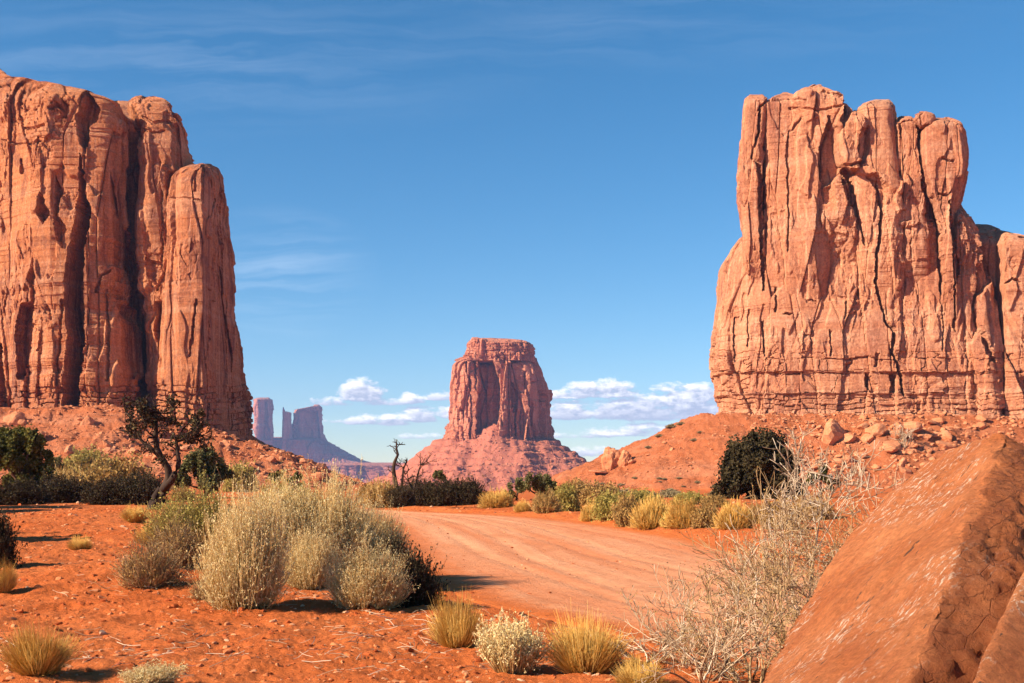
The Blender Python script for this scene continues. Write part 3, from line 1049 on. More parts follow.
right_parts = [
    pillar([(118, 770, 935, 409), (200, 752, 952, 408), (225, 743, 958, 406), (234, 736, 962, 405), (243, 729, 966, 405.4), (256, 721, 975, 404.6),
            (265, 719, 984, 404), (300, 717, 992, 402), (318, 714, 995, 401), (341, 712, 999, 400), (371, 712.5, 1003, 399), (373, 715, 1002, 400),
            (393, 715, 1004, 400), (395, 717, 1006, 400.6), (408, 718, 1008, 401), (440, 712, 1012, 400)],
           400, 84, 4.6, 0.72, seed=11, gwarp=RG, near=RN, features=RF, strata=RS, dome=14, amp=0.75,
           warp=[(712, 5), (745, 1), (780, 0), (900, 0), (960, 1), (1010, 6)]),
    pillar([(94.5, 748, 764), (96.5, 743, 767), (103, 740.5, 768.5), (150, 739, 764), (175, 737.5, 762), (200, 739.5, 762), (225, 743, 764), (300, 744, 768), (345, 745, 768)], 401, 22, 4.6, 0.66, seed=12, sink=(240, 330, 9), gwarp=RG, near=RN, features=RF, amp=.6, dome=8),
    pillar([(92.5, 782, 788), (94.5, 768, 800), (99, 762, 810), (120, 761, 824), (250, 761, 830), (300, 765, 830), (372, 770, 826)], 400.5, 30, 4.6, 0.66, seed=13, sink=(255, 370, 9), gwarp=RG, near=RN, features=RF, amp=.7, dome=8),
    pillar([(84.5, 811, 822), (87, 800, 826), (91, 794, 841), (96, 791, 849), (103, 797, 853.5), (112, 802, 852), (130, 806, 846), (170, 806, 846), (230, 812, 862), (290, 824, 868), (312, 835, 862)],
           398.5, 30, 4.6, 0.66, seed=14, sink=(215, 300, 9), gwarp=RG, near=RN, features=RF, amp=.9, dome=8),
    pillar([(110, 853, 862), (113, 847, 868), (122, 842, 869), (138, 838.5, 869), (152, 840, 866), (162, 844, 860), (168, 850, 856)], 396.5, 14, 3.4, 0.6, seed=15, gwarp=RG, near=RN, features=RF, amp=.7, dome=12),
    pillar([(99.5, 874, 890), (101, 866, 895), (105, 858, 897), (116, 852, 898), (140, 850, 901), (180, 846, 905), (250, 850, 905), (300, 862, 905), (362, 874, 900)], 400, 30, 4.6, 0.66, seed=16, sink=(250, 360, 9), gwarp=RG, near=RN, features=RF, amp=.6, dome=8),
    pillar([(115.5, 899, 910), (118, 897, 921), (130, 896, 925), (250, 896, 936), (300, 898, 938), (342, 904, 938)], 401.5, 28, 4.6, 0.66, seed=17, sink=(240, 340, 9), gwarp=RG, near=RN, features=RF, amp=.6, dome=8),
    pillar([(111.5, 920, 926), (113.5, 914, 931), (119, 912, 932), (125, 918, 929)], 400, 12, 4.5, 0.6, seed=18, gwarp=RG, near=RN, amp=.9, dome=5),
    pillar([(117.5, 936, 952), (120, 928, 960), (126, 924, 965), (140, 922, 968.5), (152, 922.5, 969.5), (172, 925, 967), (190, 929, 961), (204, 934, 956.5), (230, 938, 957), (300, 944, 962), (382, 946, 962)], 398, 24, 4.6, 0.66, seed=19, sink=(260, 380, 9), gwarp=RG, near=RN, features=RF, amp=.8, dome=8),
    pillar([(203, 956, 960), (212, 953, 966), (226, 950, 974.5), (240, 950, 981), (252, 950, 988), (270, 950, 993), (310, 950, 998), (360, 960, 1003), (440, 970, 1010)], 402, 40, 2.8, 0.75, seed=20, gwarp=RG, near=RN, features=RF, amp=1.0, strata=RS, dome=22),
    pillar([(224, 972, 988), (228, 966, 1002), (235, 962, 1026), (245, 962, 1060), (262, 964, 1100), (320, 968, 1120), (440, 970, 1140)], 406, 60, 4, 0.8, seed=21, gwarp=RG, near=RN, amp=1.0,
           strata=RS, dome=22, warp=[(960, 8), (996, 8), (1004, 0), (1140, -4)], features=[('crack', [(1002, 285), (1012, 278), (1020, 282)], 1.5, 2.0)]),
]
ro = (126, 320, 14)
butte('sandstone_butte', right_parts, M['cliff_right'], ro,
      'broad sunlit sandstone butte on the right with knobbly head-like towers on top', 'butte')

# middle butte -----------------------------------------------------------------
MF = [
    ('hollow', [(477, 358), (493, 358), (495, 368), (500, 379), (501, 406), (499, 416), (494, 440), (486, 446), (476, 446), (476, 406), (480, 387)], 2.0, 42),
    ('hollow', [(511, 379), (519, 393), (518, 402), (514, 412), (510, 397)], 1.3, 12),
    ('hollow', [(506, 363), (511.5, 363), (511, 378), (506, 378)], 1.2, 7),
    ('crack', [(516.5, 400), (516, 444)], 1.1, 9),
    ('crack', [(467, 362), (469, 385), (471, 425), (470, 440)], 1.2, 8),
    ('crack', [(474, 362), (476, 390)], 1.0, 6),
    ('crack', [(524, 372), (527, 395), (533, 420), (536, 436)], 1.0, 6),
    ('crack', [(459, 410), (462, 436)], 0.9, 5),
    ('crack', [(530, 362), (538, 384), (543, 400)], 1.0, 6),
    ('crack', [(521, 410), (522, 440)], 0.9, 5),
    ('hollow', [(493, 362), (499, 358), (501, 368), (497, 374)], 1.0, -5),
    ('hollow', [(452, 395), (460, 388), (462, 400), (458, 420), (450, 418)], 1.5, -3),
]
mid_parts = [
    pillar([(354.5, 466, 530), (356, 461, 534), (362, 455.5, 535.5), (377, 453, 541), (388, 452, 544.5), (406, 450.5, 545.5), (421, 448, 546.8), (436, 446, 549), (446, 443, 554), (462, 438, 562)],
           1700, 190, 3.4, 0.5, seed=31, S=2.0, slabs=1.7, rough=.8, features=MF, dome=10, amp=1.2,
           strata=(430, [430, 433, 436, 439, 442, 445, 448], 0, 4, .8), warp=[(440, 30), (462, 4), (500, 0), (530, 0), (556, 26)]),
    pillar([(338, 478, 500), (339, 470, 528), (341, 468.5, 532), (346, 467.5, 534.5), (352, 465.5, 535), (360, 461, 536)],
           1703, 150, 4, 0.45, seed=32, S=1.6, amp=1.3, rough=2.0, dome=5, strata=(338, [340.5, 343, 346, 349, 352, 355], 0, 4, 1.6)),
    pillar([(337, 471, 478), (338.5, 469, 486), (345, 468.5, 486), (357, 469, 488)], 1704, 60, 3, 0.45, seed=33, S=2.0, amp=1.4, rough=2, dome=4),
]
butte('sandstone_butte', mid_parts, M['mitten'], (-20, 1790, 50),
      'solitary flat-capped butte standing on a wide talus cone in the centre distance', 'butte')

# far spires and the stepped mesa under them -----------------------------------------------------------------
SG = [(180, -560), (420, 560)]


def spire(rows, label, seed, yf=7000, depth=200, amp=1.0, **kw):
    p = pillar(rows, yf, depth, 4.0, 0.4, seed=seed, S=8.0, amp=amp, dome=3, gwarp=SG, **kw)
    ox = ((rows[0][1] + rows[0][2]) / 2 - CX) / F * yf
    return butte('rock_spire', [p], M['far'], (ox, yf + depth / 2, 60), label, 'rock spire')


spire([(397.5, 258, 269), (399, 256.5, 270.5), (420, 255.5, 272), (438, 254, 273), (462, 248, 280)],
      'blocky far blue-shadowed rock spire nearest the left butte', 41, features=[('hollow', [(259, 400), (268, 401), (270, 440), (261, 440)], .8, 40)])
spire([(407, 282.2, 284), (411, 282, 285.5), (412, 282, 291), (436, 281.5, 293), (465, 278, 300)],
      'thin pointed far spire directly beside the larger crowned spire', 42, depth=120, amp=.3)
spire([(404.5, 315, 319), (406, 312, 320), (408.5, 296, 320.3), (412, 294, 320.5), (436, 292.5, 323), (447, 290, 328), (465, 284, 345)],
      'largest far blue-shadowed rock tower with a notched crown', 43, depth=300, features=[('hollow', [(296, 410), (319, 410), (322, 445), (293, 445)], 1.0, 70)])
# shared footslope and mesa
def slab(name, rows, yf, depth, label, cat, seed, strata=None, amp=1.0, S=9.0, n=4.0):
    p = pillar(rows, yf, depth, n, 0.5, seed=seed, S=S, amp=amp, dome=3, strata=strata)
    return butte(name, [p], M['far'], (((rows[-1][1] + rows[-1][2]) / 2 - CX) / F * yf, yf + depth / 2, 0), label, cat)


o = slab('hill', [(437, 255, 322), (441, 248, 330), (452, 236, 348), (458, 228, 360), (463, 218, 374), (470, 200, 395)], 6940, 700,
         None, None, 51, n=2.6, S=6)
o['kind'] = 'structure'
del_keys = [k for k in ('label', 'category') if k in o]
slab('mesa', [(462.5, 150, 402), (463.5, 120, 430), (468, 110, 470), (471, 104, 490), (473, 100, 500), (478, 90, 520), (480, 80, 520), (492, 60, 560)], 5600, 900,
     'low banded pink mesa stretching along the horizon below the far spires', 'mesa', 52, strata=(463, [464, 467, 470.5, 474, 478, 483], 0, 9, 1.6), S=7)

# ------------------------------------------------------------------ rocks
def ico(sub):
    bm = bmesh.new()
    bmesh.ops.create_icosphere(bm, subdivisions=sub, radius=1.0)
    V = np.array([v.co[:] for v in bm.verts])
    Fc = np.array([[v.index for v in f.verts] for f in bm.faces])
    bm.free()
    return V, Fc


ICO = {k: ico(k) for k in (2, 3, 5)}


def rock_verts(seed, sub=3, flat=(1.0, 0.8, 0.65), planes=11, noise=0.05):
    rg = np.random.default_rng(seed)
    V, Fc = ICO[sub]
    N = rg.normal(size=(planes, 3))
    N /= np.linalg.norm(N, axis=1)[:, None]
    N = np.concatenate([N, [[0, 0, -1]]])
    d = rg.uniform(0.55, 1.0, len(N))
    dots = V @ N.T
    r = np.min(np.where(dots > 1e-3, d / np.maximum(dots, 1e-3), 9), axis=1)
    r = np.minimum(r, 1.25)
    P = V * r[:, None] * np.array(flat)
    P = P + V * (fbm(V[:, 0] * 2 + seed, V[:, 1] * 2, V[:, 2] * 2, 4, 0.6) * noise)[:, None]
    return P, Fc


def rock_mesh(name, seed, mat, sub=3, **kw):
    P, Fc = rock_verts(seed, sub, **kw)
    return mesh_np(name, P, [Fc], mat, False)


BOULDERS = [rock_mesh('boulder', 100 + i, M['boulder'], 3 if i < 6 else 3,
                      flat=(1.0, RNG.uniform(.65, .95), RNG.uniform(.55, .95))) for i in range(10)]


def boulder(loc, size, rz, tilt, label, group=None, k=None, name='boulder', cat='boulder', stretch=(1, 1, 1)):
    o = obj(name, BOULDERS[k if k is not None else random.randrange(10)], None, loc)
    o.rotation_euler = (tilt, tilt * 0.6, rz)
    o.scale = (size * stretch[0], size * stretch[1], size * stretch[2])
    return tag(o, label, cat, group)


def px_boulder(px, py, wpx, k, label, stretch=(1, 1, 1), rz=0.0, tilt=0.1, cat='boulder', up=0.25):
    X, Y, Z = ground_at(px, py, 60)
    sz = wpx / F * Y / 2
    return boulder((X, Y + sz * 0.5, Z + sz * up), sz, rz, tilt, label, None, k, stretch=stretch, cat=cat)


# the named blocks in the rubble heap below the right butte
px_boulder(838, 441, 34, 0, 'largest tan block in the rubble heap below the right butte', (1, .9, 1.0), 0.4, up=.3)
px_boulder(851, 443, 24, 1, 'split block leaning against the foot of the largest rubble heap block', (1, .8, .9), 1.2)
px_boulder(878, 438, 24, 2, 'upright pale block in the middle of the rubble heap', (.9, .8, 1.35), 0.2, up=.4)
px_boulder(899, 440, 18, 3, 'upright dark-sided block right of the pale upright block', (.8, .8, 1.6), 0.9, up=.4)
px_boulder(910, 447, 16, 4, 'low dark-sided block at the bottom right of the rubble heap', (1.2, .9, .8), 2.0)
px_boulder(925, 440, 18, 5, 'slanting slab at the right part of the rubble heap', (1.2, .8, .8), 2.6, .4)
px_boulder(948, 449, 22, 6, 'block at the right end of the rubble heap just above the foreground rock', (1.1, .9, .9), 0.7)
px_boulder(889, 453, 20, 7, 'flat block below the upright blocks of the rubble heap', (1.3, .9, .7), 1.7)
px_boulder(862, 459, 18, 8, 'small square block low in the rubble heap behind the pale twigs', (1, .9, .9), 0.3)
px_boulder(935, 425, 16, 9, 'small slab high on the right side of the rubble heap', (1.3, .8, .7), 0.5, .3)
# rounded standing outcrop on the left shoulder of the slope
for (a, b_, w, k, st, lb) in ((613, 473, 30, 12, (.9, .8, 1.35), 'taller dome of the rounded standing outcrop on the slope skyline'),
                          (627, 470, 24, 13, (.85, .8, 1.2), 'smaller dome joined to the right of the standing outcrop'),
                          ):
    X, Y, Z = ground_at(a, b_, 60)
    P, Fc = rock_verts(k, 5, flat=(1, .9, 1), planes=60, noise=0.10)
    me = mesh_np('outcrop', P, [Fc], M['boulder'], True)
    sz = w / F * Y / 2
    o = obj('rock_outcrop', me, None, (X, Y + sz, Z + sz * .75))
    o.scale = (sz * st[0], sz * st[1], sz * st[2])
    tag(o, lb, 'rock outcrop')
px_boulder(601, 474, 16, 3, 'low flat rocks left of the standing outcrop', (1.3, .8, .5), .3)
px_boulder(632, 464, 12, 5, 'dark-shadowed block right behind the standing outcrop', (1, .8, .7), .9)
# left slope
px_boulder(12, 428, 26, 2, 'steep pale block at the foot of the left butte by the picture edge', (.9, .8, 1.5), .5, up=.4)
px_boulder(70, 455, 18, 0, 'large square block on the left talus above the bushes', (1.1, .9, .8), 1.0)
px_boulder(82, 468, 26, 6, 'flat pale slab low on the left talus above the bushes', (1.4, .8, .5), .2)
px_boulder(36, 440, 20, 7, 'dark-sided block on the left talus behind the green juniper', (1, .8, 1.1), 2.2)
px_boulder(108, 452, 12, 8, 'small cube-like block in the middle of the left talus', (1, .8, .9), .2)


def scatter_blocks(n, area, group, label, smin, smax, seed):
    rg = np.random.default_rng(seed)
    done = 0
    while done < n:
        px = rg.uniform(area[0], area[1])
        py = rg.uniform(area[2], area[3])
        X, Y, Z = ground_at(px, py, 120)
        _, ta = height(np.array([X]), np.array([Y]), False, True)
        if ta[0] < .6:
            continue
        sz = smin + (smax - smin) * rg.random() ** 2.6
        boulder((X, Y, Z + sz * .15), sz, rg.uniform(0, 6.3), rg.uniform(-.35, .35), label, group, rg.integers(10))
        done += 1


scatter_blocks(120, (0, 350, 418, 488), 'loose blocks on the left talus', 'loose red block lying on the left talus slope', .45, 2.0, 1)
scatter_blocks(100, (815, 1000, 408, 475), 'loose blocks in the right rubble heap', 'loose block in the rubble heap below the right butte', .5, 2.3, 2)
scatter_blocks(60, (600, 815, 425, 482), 'stones on the smooth slope left of the rubble heap', 'stone lying on the smooth red slope below the right butte', .2, .9, 3)


def merged_rocks(name, pts, sizes, mat, seed, sub=2):
    rg = np.random.default_rng(seed)
    protos = [rock_verts(900 + i, sub, planes=9, noise=0.0) for i in range(8)]
    Vs, Fs, off = [], [], 0
    pick = rg.integers(0, 8, len(pts))
    for k in range(8):
        P, Fc = protos[k]
        idx = np.where(pick == k)[0]
        if not len(idx):
            continue
        a = rg.uniform(0, 6.28, len(idx))
        ca, sa = np.cos(a), np.sin(a)
        Rz = np.zeros((len(idx), 3, 3))
        Rz[:, 0, 0], Rz[:, 0, 1], Rz[:, 1, 0], Rz[:, 1, 1], Rz[:, 2, 2] = ca, -sa, sa, ca, 1
        st = rg.uniform(.6, 1.3, (len(idx), 3))
        V = np.einsum('nij,nvj->nvi', Rz, P[None] * st[:, None]) * sizes[idx][:, None, None] + pts[idx][:, None]
        Vs.append(V.reshape(-1, 3))
        Fs.append((Fc[None] + (np.arange(len(idx)) * len(P))[:, None, None]).reshape(-1, 3) + off)
        off += len(V) * len(P)
    return obj(name, mesh_np(name, np.concatenate(Vs), [np.concatenate(Fs)], mat, False))


def slope_points(n, area, seed, ymin=120):
    """random points of the talus, spread evenly over what can be seen of it"""
    rg = np.random.default_rng(seed)
    out = []
    X = rg.uniform(area[0], area[1], n * 4)
    Y = rg.uniform(area[2], area[3], n * 4)
    Z, ta = height(X, Y, False, True)
    ok = ta > .5
    P = np.stack([X, Y, Z], -1)[ok]
    return P[:n]


p = slope_points(5200, (-150, -35, 262, 350), 5)
s_ = .12 + .75 * np.random.default_rng(8).random(len(p)) ** 4
tag(merged_rocks('rubble', p, s_, M['boulder'], 1), kind='stuff')
p = slope_points(3200, (60, 135, 245, 292), 6)
s_ = .12 + .8 * np.random.default_rng(9).random(len(p)) ** 4
tag(merged_rocks('rubble', p, s_, M['boulder'], 2), kind='stuff')
p = slope_points(2200, (22, 90, 235, 300), 7)
s_ = .08 + .35 * np.random.default_rng(10).random(len(p)) ** 4
tag(merged_rocks('rubble', p, s_, M['boulder'], 3), kind='stuff')
p = slope_points(3600, (-190, 130, 1590, 1720), 12)
s_ = .5 + 2.4 * np.random.default_rng(10).random(len(p)) ** 4
tag(merged_rocks('rubble', p, s_, M['mitten'], 4), kind='stuff')


def gravel(n, seed, r0, r1, smin, smax, spread=30):
    rg = np.random.default_rng(seed)
    r = np.exp(rg.uniform(np.log(r0), np.log(r1), n))
    a = np.radians(rg.uniform(-spread, spread, n))
    X, Y = r * np.sin(a), r * np.cos(a)
    on = (X > road_l(Y)) & (X < road_r(Y)) & (Y < 64)
    keep = ~on | (rg.random(n) < 0.3)
    X, Y, r, on = X[keep], Y[keep], r[keep], on[keep]
    Z = height(X, Y)
    s = (smin + (smax - smin) * rg.random(len(X)) ** 5) * (0.6 + r / 25) * np.where(on, .6, 1)
    return np.stack([X, Y, Z - s * 0.1], -1), s


def grit_mat():
    m, t, b = new_mat('grit', 0.95, 0.08)
    p = t.node('ShaderNodeNewGeometry')
    c = t.ramp(p.outputs['Random Per Island'], [(0, (0.34, 0.07, 0.02)), (.45, (0.52, 0.13, 0.04)), (.75, (0.60, 0.22, 0.09)), (.95, (0.62, 0.28, 0.14)), (1, (0.70, 0.42, 0.26))])
    t.put(b.inputs['Base Color'], c)
    return m


M['grit'] = grit_mat()
p, s_ = gravel(34000, 3, 5.5, 70, .004, .045)
tag(merged_rocks('gravel', p, s_, M['grit'], 5), kind='stuff')

# ------------------------------------------------------------------ foreground rock
def ray(px, py, d):
    return np.array([(px - CX) / F * d, d, EYE + (HY - py) / F * d])


def unit(v):
    return v / np.linalg.norm(v)


def big_rock():
    T = ray(1010, 429, 7.6)
    Rb = ray(903, 690, 4.7)
    O = ray(758, 690, 6.1)
    nL = unit(np.cross(T - O, Rb - O))
    if nL @ (np.zeros(3) + np.array([0, 0, EYE]) - O) < 0:
        nL = -nL

    def onL(px, py):
        r = ray(px, py, 1) - np.array([0, 0, EYE])
        o = np.array([0, 0, EYE])
        return o + r * ((O - o) @ nL) / (r @ nL)
    edge = [onL(*q) for q in ((735, 740), (760, 683), (800, 607), (845, 542), (884, 497), (925, 462), (968, 441), (1010, 429))]
    cen = (T + Rb) / 2 + np.array([0.75, 1.5, -0.7])
    planes = [(nL, nL @ O)]
    for e0, e1 in zip(edge[:-1], edge[1:]):
        t_ = unit(e1 - e0)
        ep = np.cross(t_, nL)
        if ep @ (e0 - cen) < 0:
            ep = -ep
        view = unit(np.array([0, 0, EYE]) - (e0 + e1) / 2)
        k = max(0.25, (ep @ view) / (nL @ view) + 0.25)
        n = unit(ep - nL * k)
        planes.append((n, n @ e0))
    # broken right-hand face, from the ridge towards the right
    q = ray(1040, 560, 6.02)
    nR = unit(np.cross(T - Rb, q - Rb))
    if nR @ (cen - Rb) > 0:
        nR = -nR
    planes.append((nR, nR @ Rb))
    # chiselled facets of the broken face
    rq = np.random.default_rng(12)
    facets = []
    for _ in range(16):
        s_, w_ = rq.uniform(.02, 1.0), rq.uniform(.0, .55)
        pt = T + (Rb - T) * s_ + (q - (T + Rb) / 2) * w_
        n = unit(nR + rq.normal(size=3) * .20)
        keep = max(n @ e_ for e_ in edge + [T, Rb, onL(880, 640), onL(940, 560)]) - rq.uniform(0, .02)
        planes.append((n, max(n @ (pt + nR * rq.uniform(-.035, .01)), keep)))
        facets.append(len(planes) - 1)
    n = unit(np.array([1.0, .25, .15])); planes.append((n, n @ ray(1150, 480, 7.4)))
    n = unit(np.array([.25, .2, 1.0])); planes.append((n, n @ (T + np.array([0, 0, .02]))))
    n = unit(np.array([0.1, 1.0, .35])); planes.append((n, n @ (T + np.array([0, 1.6, 0]))))
    n = np.array([0, 0, -1.0]); planes.append((n, 0.5))
    n = unit(np.array([-.3, -1.0, .1])); planes.append((n, n @ ray(900, 950, 3.3)))
    bm = bmesh.new()
    bmesh.ops.create_icosphere(bm, subdivisions=8, radius=1.0)
    me0 = bpy.data.meshes.new('tmp')
    bm.to_mesh(me0)
    bm.free()
    V = np.empty(len(me0.vertices) * 3, np.float32); me0.vertices.foreach_get('co', V); V = V.reshape(-1, 3).astype(float)
    Fc = np.empty(len(me0.polygons) * 3, np.int32); me0.polygons.foreach_get('vertices', Fc); Fc = Fc.reshape(-1, 3)
    bpy.data.meshes.remove(me0)
    N = np.array([p_[0] for p_ in planes])
    D = np.array([p_[1] for p_ in planes]) - N @ cen
    assert (D > 0).all(), D
    dots = V @ N.T
    rr = np.where(dots > 1e-4, D / np.maximum(dots, 1e-4), 1e3)
    kk = 60.0
    r = -np.log(np.sum(np.exp(-kk * np.minimum(rr, 12)), axis=1)) / kk
    which = np.argmin(rr, axis=1)
    P = V * r[:, None] + cen
    isR = (np.isin(which, facets) | (which == len(edge))).astype(float)
    inR = np.array([i_ in facets or i_ == len(edge) for i_ in range(len(planes))])
    gapR = rr[:, ~inR].min(1) - rr[:, inR].min(1)
    face = sstep(-.03, .05, gapR + fbm(P[:, 0] * 4, P[:, 1] * 4, P[:, 2] * 4, 4, .6) * .07)
    # along-slope coordinate for weathering ridges
    ax = unit(T - O)
    ay = np.cross(nL, ax)
    u, v = P @ ax, P @ ay
    nz = fbm(P[:, 0] * 1.1, P[:, 1] * 1.1, P[:, 2] * 1.1, 4) * 0.035
    nz += perlin(u * 1.2, v * 7, P[:, 2] * 0 + 2) * 0.016 + perlin(u * 3, v * 22, P[:, 2] * 0 + 5) * 0.009
    nz += fbm(P[:, 0] * 9, P[:, 1] * 9, P[:, 2] * 9, 3) * 0.006
    rgd, gap, tl = worley(P[:, 0] * 3.2, P[:, 1] * 3.2, P[:, 2] * 2.2, 5)
    r2_, g2_, t2_ = worley(P[:, 0] * 9, P[:, 1] * 9, P[:, 2] * 7, 15)
    nz = nz + isR * (fbm(P[:, 0] * 3, P[:, 1] * 3, P[:, 2] * 2, 5, .65) * 0.03 + (rgd - .5) * .012 + (r2_ - .5) * .012 + t2_ * .016 - .018 * np.clip(1 - gap / .03, 0, 1))
    nz = nz - .05 * np.clip(1 - np.abs(gapR) / .10, 0, 1) * sstep(-.1, .5, fbm(P[:, 0] * 2.5, P[:, 1] * 2.5, P[:, 2] * 2.5 + 4, 4, .6))
    two = np.partition(rr, 1, axis=1)[:, :2]
    P = P + N[which] * (nz * (.35 + .65 * sstep(0.0, .06, two[:, 1] - two[:, 0])))[:, None]
    return P, Fc, ax, face


def lichen_rock_mat(ax):
    m, t, b = new_mat('foreground_rock', 0.85, 0.15)
    g = t.node('ShaderNodeNewGeometry')
    p = g.outputs['Position']
    side = unit(np.cross(ax, np.array([0, 0, 1.0])))
    up = np.cross(side, ax)
    cb = t.node('ShaderNodeCombineXYZ')
    for i, a_ in enumerate((ax, side, up)):
        t.put(cb.inputs[i], t.vmath('DOT_PRODUCT', p, tuple(a_)))
    q = cb.outputs[0]
    n = t.noise(q, 1.3, 6, .6)
    c = t.mix(t.mapr(n, .35, .65), (0.43, 0.125, 0.040), (0.55, 0.195, 0.075))
    st = t.noise(t.mapping(q, (2.5, 16, 16)), 1, 6, .65)
    c = t.mix(t.math('MULTIPLY', t.mapr(st, .48, .7), .5), c, (0.34, 0.085, 0.03))
    f = t.noise(q, 26, 6, .75)
    c = t.mix(.6, c, t.ramp(f, [(.3, .25), (.7, .76)]), 'OVERLAY')
    reg = t.noise(t.mapping(q, (1.2, 2.2, 2.2), loc=(3, 0, 0)), 1, 3, .5)
    li = t.noise(t.mapping(q, (13, 38, 38)), 1, 8, .75)
    lf = t.math('MULTIPLY', t.mapr(li, .545, .60), t.mapr(reg, .46, .56))
    c = t.mix(t.math('MULTIPLY', lf, .85), c, (0.74, 0.60, 0.46))
    dk = t.noise(t.mapping(q, (7, 34, 34), loc=(9, 4, 1)), 1, 4, .6)
    dr = t.noise(t.mapping(q, (1.4, 2, 2), loc=(13, 0, 7)), 1, 2, .5)
    df = t.math('MULTIPLY', t.mapr(dk, .63, .66), t.mapr(dr, .48, .55))
    c = t.mix(t.math('MULTIPLY', df, .85), c, (0.07, 0.045, 0.035))
    # the broken face: redder, coarse, seamed
    fa = t.node('ShaderNodeAttribute', attribute_name='face').outputs['Fac']
    vo = t.node('ShaderNodeTexVoronoi', feature='DISTANCE_TO_EDGE')
    t.put(vo.inputs['Vector'], t.vmath('ADD', t.mapping(q, (.7, 2.0, 2.0)), t.mapping(t.noise(q, 3, 6, .7), (.6, .6, .6))))
    seam = t.math('MULTIPLY', t.mapr(vo.outputs['Distance'], 0.0, .035, 1.0, 0.0), fa)
    rn = t.noise(q, 7, 9, .8)
    c = t.mix(t.math('MULTIPLY', fa, .7), c, t.mix(t.mapr(rn, .38, .62), (0.38, 0.10, 0.036), (0.57, 0.19, 0.072)))
    c = t.mix(t.math('MULTIPLY', seam, .55), c, (0.09, 0.03, 0.018))
    t.put(b.inputs['Base Color'], c)
    h = t.math('ADD', t.math('MULTIPLY', t.noise(q, 14, 9, .8), .045), t.math('MULTIPLY', st, .02))
    h = t.math('ADD', h, t.math('MULTIPLY', f, 0.008))
    h = t.math('ADD', h, t.math('MULTIPLY', t.math('SUBTRACT', t.math('MULTIPLY', rn, .16), t.math('MULTIPLY', seam, .05)), fa))
    bump(t, b, h, 0.9, 1.0)
    return m


P, Fc, AX, isR = big_rock()
M['lichen_rock'] = lichen_rock_mat(AX)
org = (2.9, 7.0, 0.0)
tag(obj('boulder', mesh_np('boulder', P - np.array(org), [Fc], M['lichen_rock'], True, {'face': isR}), None, org),
    'huge slanting orange boulder with pale lichen streaks filling the lower right corner', 'boulder')


def corner_rock():
    bm = bmesh.new()
    bmesh.ops.create_icosphere(bm, subdivisions=7, radius=1.0)
    V = np.array([v.co[:] for v in bm.verts])
    Fc = np.array([[v.index for v in f.verts] for f in bm.faces])
    bm.free()
    a, b_ = ray(1026, 556, 5.6), ray(966, 690, 4.35)
    c_ = ray(1100, 640, 5.1)
    n1 = unit(np.cross(b_ - a, c_ - a))
    cen = (a + b_) / 2 + np.array([.7, .55, -.5])
    if n1 @ (cen - a) > 0:
        n1 = -n1
    ep = unit(np.cross(b_ - a, n1))
    if ep @ (cen - a) > 0:
        ep = -ep
    n2 = unit(ep - n1 * .5)
    planes = [(n1, n1 @ a), (n2, n2 @ a)]
    for n, q in (((.6, .3, .75), a + np.array([.5, .2, .35])), ((1, 0, 0), cen + np.array([1.2, 0, 0])), ((0, 1, .2), cen + np.array([0, .9, 0])),
                 ((0, 0, -1), cen + np.array([0, 0, -1.3])), ((0, -1, .1), ray(1000, 900, 3.7)), ((-.1, .5, 1), a + np.array([0, 0, .12]))):
        n = unit(np.array(n, float))
        planes.append((n, n @ q))
    N = np.array([p_[0] for p_ in planes]); D = np.array([p_[1] for p_ in planes]) - N @ cen
    D = np.maximum(D, .25)
    dots = V @ N.T
    rr = np.where(dots > 1e-4, D / np.maximum(dots, 1e-4), 1e3)
    r = -np.log(np.sum(np.exp(-22 * np.minimum(rr, 8)), axis=1)) / 22
    P = V * r[:, None] + cen
    P = P + V * (fbm(P[:, 0] * 2, P[:, 1] * 2, P[:, 2] * 2, 5) * .03)[:, None]
    return P, Fc


P, Fc = corner_rock()
org = (2.9, 5.2, 0.0)
tag(obj('boulder', mesh_np('boulder', P - np.array(org), [Fc], M['lichen_rock'], True), None, org),
    'smaller boulder split off the huge one by a diagonal crack at the right edge', 'boulder')

# ------------------------------------------------------------------ plants
def tubes(P, Rd, sides=3):
    """P (n,k,3) centre lines, Rd (n,k) radii -> verts, quads"""
    n, k, _ = P.shape
    T = np.gradient(P, axis=1)
    T /= np.linalg.norm(T, axis=2, keepdims=True) + 1e-9
    ref = np.where(np.abs(T[..., 2:3]) > 0.9, np.array([1.0, 0, 0]), np.array([0, 0, 1.0]))
    A = np.cross(T, ref)
    A /= np.linalg.norm(A, axis=2, keepdims=True) + 1e-9
    B = np.cross(T, A)
    an = np.arange(sides) * 2 * np.pi / sides
    V = P[:, :, None] + Rd[:, :, None, None] * (A[:, :, None] * np.cos(an)[:, None] + B[:, :, None] * np.sin(an)[:, None])
    i = np.arange(n)[:, None, None] * k * sides
    r = np.arange(k - 1)[None, :, None] * sides
    s0 = np.arange(sides)[None, None, :]
    s1 = (s0 + 1) % sides
    Fq = np.stack([i + r + s0, i + r + s1, i + r + sides + s1, i + r + sides + s0], -1).reshape(-1, 4)
    return V.reshape(-1, 3), Fq


